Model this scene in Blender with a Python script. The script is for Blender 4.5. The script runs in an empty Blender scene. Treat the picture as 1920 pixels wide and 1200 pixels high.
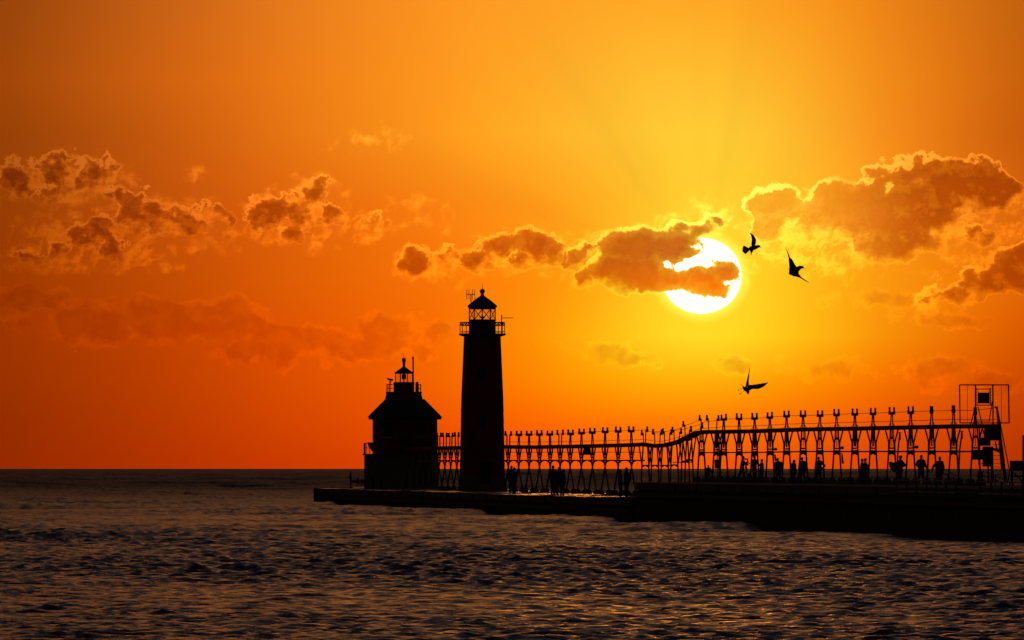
import bpy, bmesh, math, random
import numpy as np
from mathutils import Vector, Matrix
R = math.radians
random.seed(7)
scene = bpy.context.scene
col = scene.collection

# ------------------------------------------------------------------ camera
F = 16540.0          # focal length in photo pixels (1920 wide): the sun's disc is 0.53 degrees
HZ = 879.0           # row of the horizon
H = 3.5              # eye height above the lake
cd = bpy.data.cameras.new('camera')
cam = bpy.data.objects.new('camera', cd); col.objects.link(cam)
cam.location = (0, 0, H); cam.rotation_euler = (R(90), 0, 0)
cd.sensor_width = 36; cd.lens = F * 36 / 1920; cd.shift_y = (HZ - 600) / 1920
cd.clip_start = 1; cd.clip_end = 200000
scene.camera = cam
scene.view_settings.view_transform = 'Standard'; scene.view_settings.look = 'None'
scene.view_settings.exposure = 0; scene.view_settings.gamma = 1

def s2l(c): return tuple(((v/255)/12.92 if v/255 <= .04045 else ((v/255+.055)/1.055)**2.4) for v in c)
def azd(x): return math.degrees(math.atan((x-960)/F))
def eld(y): return math.degrees(math.atan((HZ-y)/F))
SUN_AZ, SUN_EL = azd(1315), eld(517)

# ------------------------------------------------------------------ world
world = bpy.data.worlds.new('World'); scene.world = world; world.use_nodes = True
nt = world.node_tree; nt.nodes.clear()
def N(t, **k):
    n = nt.nodes.new(t)
    for a, b in k.items(): setattr(n, a, b)
    return n
def setin(sock, v):
    if isinstance(v, bpy.types.NodeSocket): nt.links.new(v, sock)
    else: sock.default_value = v
def M(op, a, b=None, c=None, clamp=False):
    n = N('ShaderNodeMath', operation=op); n.use_clamp = clamp
    setin(n.inputs[0], a)
    if b is not None: setin(n.inputs[1], b)
    if c is not None: setin(n.inputs[2], c)
    return n.outputs[0]
def VM(op, a, b=None, scale=None):
    n = N('ShaderNodeVectorMath', operation=op); setin(n.inputs[0], a)
    if b is not None: setin(n.inputs[1], b)
    if scale is not None: setin(n.inputs['Scale'], scale)
    return n.outputs['Value'] if op in ('LENGTH', 'DOT_PRODUCT', 'DISTANCE') else n.outputs[0]
def MR(v, a, b, c=0., d=1., it='SMOOTHSTEP'):
    n = N('ShaderNodeMapRange', interpolation_type=it)
    for i, x in enumerate((v, a, b, c, d)): setin(n.inputs[i], x)
    return n.outputs[0]
def MIX(f, a, b, bt='MIX'):
    n = N('ShaderNodeMix', data_type='RGBA', blend_type=bt, clamp_factor=True)
    setin(n.inputs[0], f)
    for s, v in ((n.inputs[6], a), (n.inputs[7], b)):
        if isinstance(v, bpy.types.NodeSocket): nt.links.new(v, s)
        else: s.default_value = (*v[:3], 1)
    return n.outputs[2]
def XYZ(x, y, z=0.):
    n = N('ShaderNodeCombineXYZ'); setin(n.inputs[0], x); setin(n.inputs[1], y); setin(n.inputs[2], z)
    return n.outputs[0]
tc = N('ShaderNodeTexCoord')
dirn = VM('NORMALIZE', tc.outputs['Generated'])
sep = N('ShaderNodeSeparateXYZ'); nt.links.new(dirn, sep.inputs[0])
az = M('MULTIPLY', M('ARCTAN2', sep.outputs[0], sep.outputs[1]), 180/math.pi)
el = M('MULTIPLY', M('ARCSINE', sep.outputs[2]), 180/math.pi)
P = XYZ(az, el)

# clear sky colours: rows by elevation, stops by azimuth
XS = [10, 250, 500, 800, 1000, 1150, 1300, 1450, 1650, 1910]
ROWS = [
 (865, [(150,42,0),(172,48,0),(198,56,0),(226,68,0),(240,82,0),(246,88,0),(250,92,0),(240,84,0),(220,70,0),(178,50,0)]),
 (790, [(150,45,0),(176,54,0),(205,65,0),(240,82,0),(255,104,0),(255,120,0),(255,126,0),(255,112,0),(238,84,0),(190,58,0)]),
 (710, [(155,50,0),(180,59,0),(212,72,0),(246,94,0),(255,132,0),(255,165,3),(255,180,8),(255,160,3),(255,112,0),(202,68,0)]),
 (630, [(158,53,0),(184,63,0),(216,76,0),(250,100,2),(255,142,4),(255,190,16),(255,222,34),(255,205,22),(255,140,6),(218,78,0)]),
 (530, [(155,56,0),(184,69,2),(216,86,3),(250,112,6),(255,138,10),(255,172,14),(255,212,30),(255,200,26),(255,150,14),(232,98,4)]),
 (390, [(148,59,3),(184,76,8),(216,91,10),(248,122,14),(255,150,22),(255,176,32),(255,208,48),(255,204,46),(255,146,22),(212,88,8)]),
 (250, [(150,63,6),(188,83,12),(228,106,16),(255,150,26),(255,176,38),(255,192,48),(255,206,54),(255,198,50),(252,136,22),(196,84,10)]),
 (150, [(158,68,8),(200,92,15),(232,113,19),(255,150,28),(255,169,38),(255,184,46),(255,193,49),(255,183,44),(250,138,22),(198,90,12)]),
 (10,  [(150,66,10),(190,90,19),(226,115,26),(255,148,32),(255,162,36),(255,168,38),(255,171,39),(255,163,33),(242,132,22),(192,94,14)]),
]
t_az = MR(az, -9., 9., 0., 1., 'LINEAR')
def ramp(stops):
    n = N('ShaderNodeValToRGB'); cr = n.color_ramp; cr.interpolation = 'B_SPLINE'
    while len(cr.elements) > 1: cr.elements.remove(cr.elements[-1])
    for i, (p, c) in enumerate(stops):
        e = cr.elements[0] if i == 0 else cr.elements.new(p)
        e.position = p; e.color = (*c, 1)
    nt.links.new(t_az, n.inputs[0]); return n.outputs[0]
skyc = None
for y, cs in ROWS:
    cs = [s2l(c) for c in cs]
    st = [((azd(x)+9)/18, c) for x, c in zip(XS, cs)]
    a, b = cs[0], cs[-1]
    st = [(0., tuple(.35*v for v in a)), (.17, tuple(.6*v for v in a))] + st + [(.83, tuple(.6*v for v in b)), (1., tuple(.35*v for v in b))]
    c = ramp(st)
    if skyc is None: skyc = c
    else: skyc = MIX(MR(el, eld(py), eld(y), 0., 1., 'LINEAR'), skyc, c)
    py = y
# above and beside the frame: the glow fades to the dull blue of dusk
hi = M('SUBTRACT', 1., MR(M('ABSOLUTE', az), 5., 60.))
for e0, e1, cc in ((3.1, 8., (.33,.115,.032)), (8., 16., (.135,.075,.045)), (16., 30., (.050,.043,.062)), (30., 65., (.016,.024,.046))):
    skyc = MIX(MR(el, e0, e1, 0., 1., 'LINEAR'), skyc, cc if e0 > 20 else VM('SCALE', cc, scale=MR(M('ABSOLUTE', M('SUBTRACT', az, SUN_AZ)), 0., 12., 1.7, .09)))
back = MIX(MR(el, 0., 60.), (.015,.008,.006), (.014,.012,.014))
skyc = MIX(hi, back, skyc)
sund = (math.sin(R(SUN_AZ))*math.cos(R(SUN_EL)), math.cos(R(SUN_AZ))*math.cos(R(SUN_EL)), math.sin(R(SUN_EL)))
rs = M('MULTIPLY', VM('LENGTH', VM('SUBTRACT', dirn, sund)), 180/math.pi)   # degrees from the sun
glow = M('POWER', 2.718, M('MULTIPLY', M('MULTIPLY', rs, rs), -5.5))
skyc = MIX(M('MULTIPLY', glow, .48), skyc, (1.0,.80,.04))
# faint rays fanning up from the cloud in front of the sun
ang = M('ARCTAN2', M('SUBTRACT', el, SUN_EL), M('SUBTRACT', az, SUN_AZ))
rn = N('ShaderNodeTexNoise', noise_dimensions='1D'); rn.inputs['Scale'].default_value = 2.6; rn.inputs['Detail'].default_value = 2; nt.links.new(ang, rn.inputs['W'])
ray = M('MULTIPLY', M('MULTIPLY', MR(rs, .3, .7), MR(rs, 1., 3., 1., 0.)), MR(el, SUN_EL, SUN_EL+.5))
skyc = VM('SCALE', skyc, scale=M('ADD', 1., M('MULTIPLY', ray, M('MULTIPLY', M('SUBTRACT', rn.outputs[0], .5), .2))))

# clouds: soft ellipses in degrees, broken up by fractal noise
def noise(vec, sc, det=8, rough=.6, colr=False, off=(0,0,0)):
    n = N('ShaderNodeTexNoise'); n.inputs['Scale'].default_value = sc; n.inputs['Detail'].default_value = det
    n.inputs['Roughness'].default_value = rough
    setin(n.inputs['Vector'], VM('ADD', vec, off) if any(off) else vec)
    return n.outputs['Color'] if colr else n.outputs[0]
warp = VM('SCALE', VM('SUBTRACT', noise(P, 4.5, 8, .62, True, (3,7,1)), (.5,.5,.5)), scale=.17)
PW = VM('ADD', P, warp)
PXD = 1/288.7
def field(ells, dx=0., dy=0.):
    out = None
    for (cx, cy, rx, ry, *rot) in ells:
        m = N('ShaderNodeMapping', vector_type='TEXTURE')
        m.inputs[1].default_value = (azd(cx+dx), eld(cy+dy), 0); m.inputs[2].default_value = (0, 0, R(rot[0] if rot else 0))
        m.inputs[3].default_value = (rx*PXD, ry*PXD, 1)
        if out is None: nt.links.new(PW, m.inputs[0])
        else:       # the tiny term keeps the shader compiler working through the ellipses one after another
            q = N('ShaderNodeVectorMath', operation='MULTIPLY_ADD'); nt.links.new(out, q.inputs[0]); q.inputs[1].default_value = (1e-8,)*3; nt.links.new(PW, q.inputs[2])
            nt.links.new(q.outputs[0], m.inputs[0])
        # length over xy only: P has z = 0
        d = M('SUBTRACT', 1., VM('LENGTH', m.outputs[0]))
        d = M('MULTIPLY', d, min(ry, rx)/40.)       # roughly a distance, in units of 40 px
        out = d if out is None else M('SMOOTH_MAX', out, d, .12)
    return out
CORES = [(1802,342,96,46),(1872,362,44,44),(1735,388,96,54,12),(1640,392,112,58,10),(1700,334,90,28,8),(1560,388,74,46,22),(1690,445,70,46),(1650,468,50,30),(1500,372,0.1,0.1),
 (1458,390,54,36,10),(1446,424,34,32),(1905,500,62,46,30),(1855,530,70,26),(1780,556,52,18,15),(1830,440,28,16),
 (1196,468,76,44,8),(1256,466,66,36),(1140,505,66,28,15),(1195,508,84,40),(1270,520,66,21),(1318,524,52,25,4),(1352,512,30,38,-15),(1340,540,31,25),
 (1318,425,30,14,20),(1278,428,20,11),(1345,412,18,9,-20),(1010,462,42,32),(1040,472,26,20),(980,487,32,18,20),(900,484,42,22,25),(938,464,38,20,10),(1085,488,30,16,20),(1105,470,16,14),(788,494,48,26,12),(824,482,26,14),
 (505,402,42,34),(560,405,36,30),(590,360,26,26,-40),(548,440,30,14),(620,395,22,14,-30),(700,415,16,10),
 (100,322,48,30),(28,335,36,32),(100,360,34,26),(165,330,26,26),(212,324,26,16),(265,380,50,16,-15),(330,412,70,20,-8),(390,395,22,12),(270,405,50,26),(175,440,40,30),(215,470,36,24,-30),(95,480,40,14)]
HALOS = [(1640,430,160,60,5),(1560,470,130,50),(1800,430,110,34,5),(1890,380,50,40),(1500,420,90,60),(1850,480,90,26,20),(1760,560,70,26,20),(1900,430,50,30),
 (1330,408,52,32),(1258,418,28,18),(1190,470,110,52),(1300,500,110,58),(1080,472,46,38),(1015,465,62,38),(1110,500,60,36,20),(925,475,62,32,12),(795,500,56,30,8),(840,505,40,26),(1060,505,60,20),
 (520,408,64,46),(590,375,56,50,-30),(575,440,80,24),(655,410,20,12),(690,425,42,30,10),(710,263,50,12,5),(366,334,20,15),(825,430,16,16),(800,405,30,8,15),(760,378,22,8),
 (110,335,110,48),(215,335,52,30),(30,345,60,40),(280,400,110,40,-8),(150,450,130,50),(260,480,80,30),(110,485,100,24),(400,455,50,16),(370,400,44,24),(430,445,20,14)]
FAINT = [(430,602,75,42),(300,600,130,45),(190,610,120,40),(560,640,90,34),(720,622,85,34),(690,650,120,34),(810,618,50,26),(480,660,110,30),(50,560,60,24),(40,610,70,22),(1130,662,52,22),(1190,672,44,14),
 (1370,685,40,16),(1560,690,90,18),(1750,690,80,22),(1850,720,90,26),(1640,560,70,16),(1770,600,60,12)]
CORES = [c for c in CORES if c[2] > 1]
nb1 = noise(P, 7., 7, .58, off=(11,3,0)); nb2 = noise(P, 9., 7, .58, off=(5,31,0)); nb3 = noise(P, 5., 6, .6, off=(-9,13,0))
nz = M('MULTIPLY', M('SUBTRACT', nb1, .5), MR(rs, .2, 3., .85, 2.6, 'LINEAR'))
fc = M('ADD', field(CORES), nz); fcs = M('ADD', field(CORES, -4, -6), nz)     # the same clouds nudged up and left: where only these reach, an edge is lit
HOLES = [(1660,362,26,16,50),(1676,392,24,14,-30),(1640,338,44,8,22),(1800,398,18,12),(1830,418,40,13,-12),(1690,405,18,12),(1655,395,12,14),(1325,498,12,4),(1290,492,26,9,20),(1335,472,16,18,45),(1262,495,9,7),(1300,462,12,6),(1362,530,10,6)]
hf = M('MAXIMUM', M('ADD', field(HOLES), M('MULTIPLY', M('SUBTRACT', nb2, .5), .9)), -.1)
hs = M('MULTIPLY', M('ADD', hf, .1), 1.3)
low = MR(M('SUBTRACT', fc, fcs), 0., .13)
fc = M('SUBTRACT', fc, hs); fcs = M('SUBTRACT', fcs, hs)
fh = M('ADD', field(HALOS), M('MULTIPLY', M('SUBTRACT', nb2, .5), 2.6))
ff = M('ADD', field(FAINT), M('MULTIPLY', M('SUBTRACT', nb3, .5), 2.2))
far = MR(rs, .3, 1.6)
# faint bank low down
fin = MR(ff, 0., .35); frim = M('MULTIPLY', MR(ff, -.16, .02), M('SUBTRACT', 1., MR(ff, .02, .4)))
fm = MR(nb2, .36, .6, .25, 1.)
skyf = MIX(M('MULTIPLY', M('MULTIPLY', fin, fm), .72), skyc, VM('MULTIPLY', skyc, (.84,.70,.85)))
skyf = MIX(M('MULTIPLY', M('MULTIPLY', frim, MR(nb1, .40, .6, .1, 1.)), .5), skyf, VM('MULTIPLY', skyf, (1.3,1.35,1.5)))
# bright puffs
bright = VM('MULTIPLY', skyc, XYZ(1.5, MR(rs, .4, 3., 1.6, 1.9), 2.8))
nb4 = noise(VM('ADD', PW, (-.012, .016, 0)), 9., 7, .58, off=(5,31,0)); nb5 = noise(PW, 9., 7, .58, off=(5,31,0))
relief = M('MULTIPLY', M('SUBTRACT', nb5, nb4), 5.)          # billows lit from the sun's side
dens = M('MULTIPLY', MR(fh, -.25, .75), M('ADD', MR(nb5, .36, .60, .15, .85), relief), clamp=True)
skyb = MIX(M('MULTIPLY', dens, .85), skyf, bright)
rim = M('MULTIPLY', M('MAXIMUM', MR(fcs, -.05, .02), M('MULTIPLY', MR(fc, -.12, -.03), .3)), M('MULTIPLY', MR(fc, -.0, .09, 1., 0.), MR(nb3, .36, .5, .35, 1.)))
skyb = MIX(M('MULTIPLY', rim, .9), skyb, VM('MULTIPLY', skyc, XYZ(1.5, MR(rs, .4, 3., 1.8, 2.1), 4.5)))
# dark bodies
core = VM('MULTIPLY', skyc, XYZ(.53, MR(rs, .2, 2.4, .12, .40, 'LINEAR'), .25))
lowglow = M('MULTIPLY', M('POWER', 2.718, M('MULTIPLY', M('MULTIPLY', rs, rs), -4.)), MR(el, eld(470), eld(545)))
core = VM('SCALE', core, scale=MR(nb4, .3, .7, .93, 1.08))
core = MIX(M('MULTIPLY', lowglow, .9), core, (1.0,.155,.0))
veil = M('MULTIPLY', MR(az, azd(1480), azd(1760), 1., 0.), MR(az, azd(1385), azd(1405)))     # thin, lit through
core = MIX(M('MULTIPLY', veil, .9), core, (.95,.27,.012))
core = MIX(M('MULTIPLY', M('MULTIPLY', MR(fc, .0, .2, 1., 0.), MR(rs, .28, .45, 1., 0.)), .85), core, (1.0,.50,.03))     # thin cloud burning through in front of the disc
cm = M('ADD', M('MULTIPLY', MR(fc, -.02, M('ADD', MR(rs, .5, 3., .10, .28, 'LINEAR'), M('MULTIPLY', M('MULTIPLY', low, MR(rs, .3, .6)), .3))), .74), M('MULTIPLY', MR(fc, .02, .6), .26))
cm2 = M('MULTIPLY', cm, MR(nb2, .34, .52, MR(rs, .8, 3.2, .75, .3), 1.))
nearsun = M('SUBTRACT', 1., MR(rs, .4, .9))
cmf = M('MULTIPLY', MIX(nearsun, cm2, cm), M('MAXIMUM', MR(az, azd(1430), azd(1720), .68, 1.), MR(az, azd(1385), azd(1405), 1., 0.)))
sky = MIX(M('MULTIPLY', cmf, .93), skyb, core)
# the sun's disc, with a narrow yellow fringe, behind the cloud bodies
sq = VM('LENGTH', VM('MULTIPLY', VM('SUBTRACT', P, (SUN_AZ, SUN_EL, 0)), (1., 1.06, 0.)))
disc = M('SUBTRACT', 1., MR(sq, .256, .266)); fringe = M('SUBTRACT', 1., MR(sq, .245, .345))
open_ = M('SUBTRACT', 1., MR(fc, -.03, .09))
sky = MIX(M('MULTIPLY', M('MULTIPLY', fringe, open_), .9), sky, (1.3,1.0,.08))
sky = MIX(M('MULTIPLY', disc, open_), sky, (1.6,1.5,1.25))
ny = M('LESS_THAN', sep.outputs[2], 0.)
sky = MIX(ny, sky, (.012,.010,.010))
bg = N('ShaderNodeBackground'); nt.links.new(sky, bg.inputs[0]); bg.inputs[1].default_value = 1.0
wo = N('ShaderNodeOutputWorld'); nt.links.new(bg.outputs[0], wo.inputs[0])
world.cycles.sampling_method = 'MANUAL'; world.cycles.sample_map_resolution = 1024

# ------------------------------------------------------------------ sun
sl = bpy.data.lights.new('sun', 'SUN'); sl.energy = .02; sl.angle = R(3.); sl.color = (1., .3, .05)   # low sun, veiled by the cloud
so = bpy.data.objects.new('sun', sl); col.objects.link(so); so.location = (0, 0, 80)
so.rotation_euler = Vector(sund).to_track_quat('Z', 'Y').to_euler()

# ------------------------------------------------------------------ materials
def mat(name, c, rough=.6, metal=0., var=.25, scale=3., bump=0., bscale=20., c2=None, **kw):
    m = bpy.data.materials.new(name); m.use_nodes = True; t = m.node_tree; b = t.nodes['Principled BSDF']
    b.inputs['Roughness'].default_value = rough; b.inputs['Metallic'].default_value = metal
    for k, v in kw.items(): b.inputs[k.replace('_', ' ')].default_value = v
    g = t.nodes.new('ShaderNodeTexCoord')
    n = t.nodes.new('ShaderNodeTexNoise'); n.inputs['Scale'].default_value = scale; n.inputs['Detail'].default_value = 6
    t.links.new(g.outputs['Object'], n.inputs['Vector'])
    r = t.nodes.new('ShaderNodeValToRGB'); r.color_ramp.elements[0].position = .3; r.color_ramp.elements[1].position = .7
    r.color_ramp.elements[0].color = (*[v*(1-var) for v in c], 1); r.color_ramp.elements[1].color = (*(c2 or [min(1, v*(1+var)) for v in c]), 1)
    t.links.new(n.outputs[0], r.inputs[0]); t.links.new(r.outputs[0], b.inputs['Base Color'])
    if bump:
        n2 = t.nodes.new('ShaderNodeTexNoise'); n2.inputs['Scale'].default_value = bscale; n2.inputs['Detail'].default_value = 5
        t.links.new(g.outputs['Object'], n2.inputs['Vector'])
        bp = t.nodes.new('ShaderNodeBump'); bp.inputs['Strength'].default_value = bump; bp.inputs['Distance'].default_value = .02
        t.links.new(n2.outputs[0], bp.inputs['Height']); t.links.new(bp.outputs[0], b.inputs['Normal'])
    return m
MT = dict(
 steel=mat('dark_painted_steel', (.06,.045,.04), .6, c2=(.12,.06,.035)),
 galv=mat('weathered_steel', (.16,.15,.14), .5, .4),
 red=mat('red_painted_plate', (.24,.025,.015), .62, bump=.2, scale=.8),
 redwall=mat('red_clapboard', (.22,.03,.02), .75, scale=1.),
 roof=mat('dark_roofing', (.05,.04,.04), .7, bump=.3),
 conc=mat('weathered_concrete', (.19,.16,.14), .85, scale=.7, bump=.4, bscale=6, Specular_IOR_Level=.1),
 pile=mat('rusty_sheet_pile', (.09,.05,.03), .8, scale=1.5, c2=(.14,.08,.05)),
 wood=mat('weathered_timber', (.14,.10,.07), .8, scale=4),
 skin=mat('skin', (.42,.24,.17), .55, var=.05),
 hair=mat('dark_hair', (.03,.02,.015), .6), denim=mat('denim', (.05,.07,.12), .85), cloth=mat('dark_jacket_cloth', (.04,.04,.05), .9),
 cloth2=mat('grey_cloth', (.10,.10,.11), .9), shirt=mat('blue_grey_shirt', (.12,.15,.2), .9), tan=mat('brown_cloth', (.12,.07,.04), .9),
 feather=mat('gull_feathers', (.20,.15,.12), .8, var=.3, scale=8), beak=mat('gull_beak', (.35,.2,.04), .5),
 black=mat('black_panel', (.02,.02,.02), .6), white=mat('off_white_paint', (.5,.48,.44), .6), rope=mat('cable', (.08,.07,.06), .7),
 lens=mat('lamp_glass', (.1,.1,.08), .15))
g = bpy.data.materials.new('lantern_glass'); g.use_nodes = True; t = g.node_tree; t.nodes.clear()
o_ = t.nodes.new('ShaderNodeOutputMaterial'); mx = t.nodes.new('ShaderNodeMixShader'); tr = t.nodes.new('ShaderNodeBsdfTransparent'); gl = t.nodes.new('ShaderNodeBsdfGlossy')
tr.inputs[0].default_value = (.93,.92,.9,1); gl.inputs['Roughness'].default_value = .05; mx.inputs[0].default_value = .05
t.links.new(tr.outputs[0], mx.inputs[1]); t.links.new(gl.outputs[0], mx.inputs[2]); t.links.new(mx.outputs[0], o_.inputs[0]); MT['glass'] = g

def wet_deck():
    m = mat('wet_concrete_deck', (.16,.14,.12), .85, scale=.6, bump=.35, bscale=3); t = m.node_tree; b = t.nodes['Principled BSDF']
    g = t.nodes.new('ShaderNodeTexCoord'); mp = t.nodes.new('ShaderNodeMapping'); mp.inputs[3].default_value = (1, .12, 1)
    n = t.nodes.new('ShaderNodeTexNoise'); n.inputs['Scale'].default_value = .35; n.inputs['Detail'].default_value = 3
    r = t.nodes.new('ShaderNodeMapRange'); r.inputs[1].default_value = .53; r.inputs[2].default_value = .57; r.inputs[3].default_value = .95; r.inputs[4].default_value = .22
    t.links.new(g.outputs['Object'], mp.inputs[0]); t.links.new(mp.outputs[0], n.inputs[0]); t.links.new(n.outputs[0], r.inputs[0]); t.links.new(r.outputs[0], b.inputs['Roughness'])
    r2 = t.nodes.new('ShaderNodeMapRange'); r2.inputs[1].default_value = .53; r2.inputs[2].default_value = .57; r2.inputs[3].default_value = .0; r2.inputs[4].default_value = .3
    t.links.new(n.outputs[0], r2.inputs[0]); t.links.new(r2.outputs[0], b.inputs['Specular IOR Level'])
    return m
MT['deck'] = wet_deck()

# ------------------------------------------------------------------ helpers
def W(x, y, Y): return Vector(((x-960)/F*Y, Y, H+(HZ-y)/F*Y))
XV = -550.
DIR = Vector(((XV-960)/F, 1, 0)).normalized(); LAT = Vector((DIR.y, -DIR.x, 0))
def depth(x, b): return b*F/(x-XV)
BW, BC = 61.3, 69.4

class MB:
    def __init__(s): s.v = []; s.f = []; s.smooth = False
    def add(s, vs, fs):
        o = len(s.v); s.v += [tuple(v) for v in vs]; s.f += [tuple(i+o for i in f) for f in fs]; return s
    def prism(s, bottom, top):
        n = len(bottom)
        fs = [tuple(range(n-1, -1, -1)), tuple(range(n, 2*n))] + [(i, (i+1) % n, n+(i+1) % n, n+i) for i in range(n)]
        return s.add(list(bottom)+list(top), fs)
    def bar(s, a, b, w, h=None, up=None):
        a, b = Vector(a), Vector(b); h = h or w; d = (b-a).normalized()
        up = Vector(up) if up else (Vector((0,0,1)) if abs(d.z) < .9 else LAT.copy())
        x = d.cross(up).normalized(); z = x.cross(d).normalized()
        q = [x*sx*w/2+z*sz*h/2 for sx, sz in ((-1,-1),(1,-1),(1,1),(-1,1))]
        return s.prism([a+k for k in q], [b+k for k in q])
    def box(s, c, sx, sy, sz, along=False):
        c = Vector(c); ax, ay = (LAT, DIR) if along else (Vector((1,0,0)), Vector((0,1,0)))
        q = [ax*a*sx/2+ay*b*sy/2 for a, b in ((-1,-1),(1,-1),(1,1),(-1,1))]
        return s.prism([c+k-Vector((0,0,sz/2)) for k in q], [c+k+Vector((0,0,sz/2)) for k in q])
    def tube(s, a, b, r0, r1=None, n=8):
        a, b = Vector(a), Vector(b); r1 = r0 if r1 is None else r1; d = (b-a).normalized()
        x = d.orthogonal().normalized(); y = d.cross(x)
        c = [x*math.cos(2*math.pi*i/n)+y*math.sin(2*math.pi*i/n) for i in range(n)]
        return s.prism([a+k*r0 for k in c], [b+k*max(r1, 1e-4) for k in c])
    def poly(s, pts, r, n=6):
        for a, b in zip(pts[:-1], pts[1:]): s.tube(a, b, r, r, n)
        return s
    def lathe(s, c, prof, n=32, rot=0.):
        vs = []; fs = []; c = Vector(c)
        for r, z in prof:
            for i in range(n):
                a = 2*math.pi*i/n+rot; vs.append(c+Vector((r*math.cos(a), r*math.sin(a), z)))
        for j in range(len(prof)-1):
            for i in range(n):
                k = (i+1) % n; fs.append((j*n+i, j*n+k, (j+1)*n+k, (j+1)*n+i))
        fs.append(tuple(range(n-1, -1, -1))); fs.append(tuple((len(prof)-1)*n+i for i in range(n)))
        return s.add(vs, fs)
    def capsule(s, a, b, r0, r1, n=10, flat=None, m=3):
        a, b = Vector(a), Vector(b); d = b-a; L = d.length or 1e-4; d = d/L if L > 1e-3 else Vector((0,0,1))
        x = d.orthogonal().normalized(); y = d.cross(x); rings = []
        for i in range(m+1):
            t = math.pi/2*i/m; rings.append((a-d*r0*math.cos(t), max(r0*math.sin(t), r0*.05)))
        for i in range(m+1):
            t = math.pi/2*i/m; rings.append((b+d*r1*math.sin(t), max(r1*math.cos(t), r1*.05)))
        vs = []; fs = []
        for c, r in rings:
            for i in range(n):
                k = (x*math.cos(2*math.pi*i/n)+y*math.sin(2*math.pi*i/n))*r
                if flat: ax, fct = flat; k = k-Vector(ax)*k.dot(Vector(ax))*(1-fct)
                vs.append(c+k)
        for j in range(len(rings)-1):
            for i in range(n):
                q = (i+1) % n; fs.append((j*n+i, j*n+q, (j+1)*n+q, (j+1)*n+i))
        fs.append(tuple(range(n-1, -1, -1))); fs.append(tuple((len(rings)-1)*n+i for i in range(n)))
        return s.add(vs, fs)
    def build(s, name, m, parent=None, smooth=False, remesh=None):
        me = bpy.data.meshes.new(name); o0 = origin_of(parent)
        me.from_pydata([Vector(v)-o0 for v in s.v], [], s.f)
        bm = bmesh.new(); bm.from_mesh(me); bmesh.ops.recalc_face_normals(bm, faces=bm.faces); bm.to_mesh(me); bm.free()
        me.materials.append(m if not isinstance(m, str) else MT[m])
        if smooth: me.polygons.foreach_set('use_smooth', [True]*len(me.polygons))
        o = bpy.data.objects.new(name, me); col.objects.link(o); o.parent = parent
        if remesh:
            q = o.modifiers.new('remesh', 'REMESH'); q.mode = 'VOXEL'; q.voxel_size = remesh; q.use_smooth_shade = True
            q2 = o.modifiers.new('smooth', 'SMOOTH'); q2.factor = .5; q2.iterations = 2
        return o
def origin_of(p):
    v = Vector((0,0,0))
    while p: v = v+p.location; p = p.parent
    return v
def tag(o, label=None, cat=None, group=None, kind=None):
    for k, v in (('label', label), ('category', cat), ('group', group), ('kind', kind)):
        if v: o[k] = v
    return o
def thing(name, loc, label, cat, group=None):
    o = bpy.data.objects.new(name, None); o.empty_display_size = .5; col.objects.link(o); o.location = loc
    return tag(o, label, cat, group)

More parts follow.
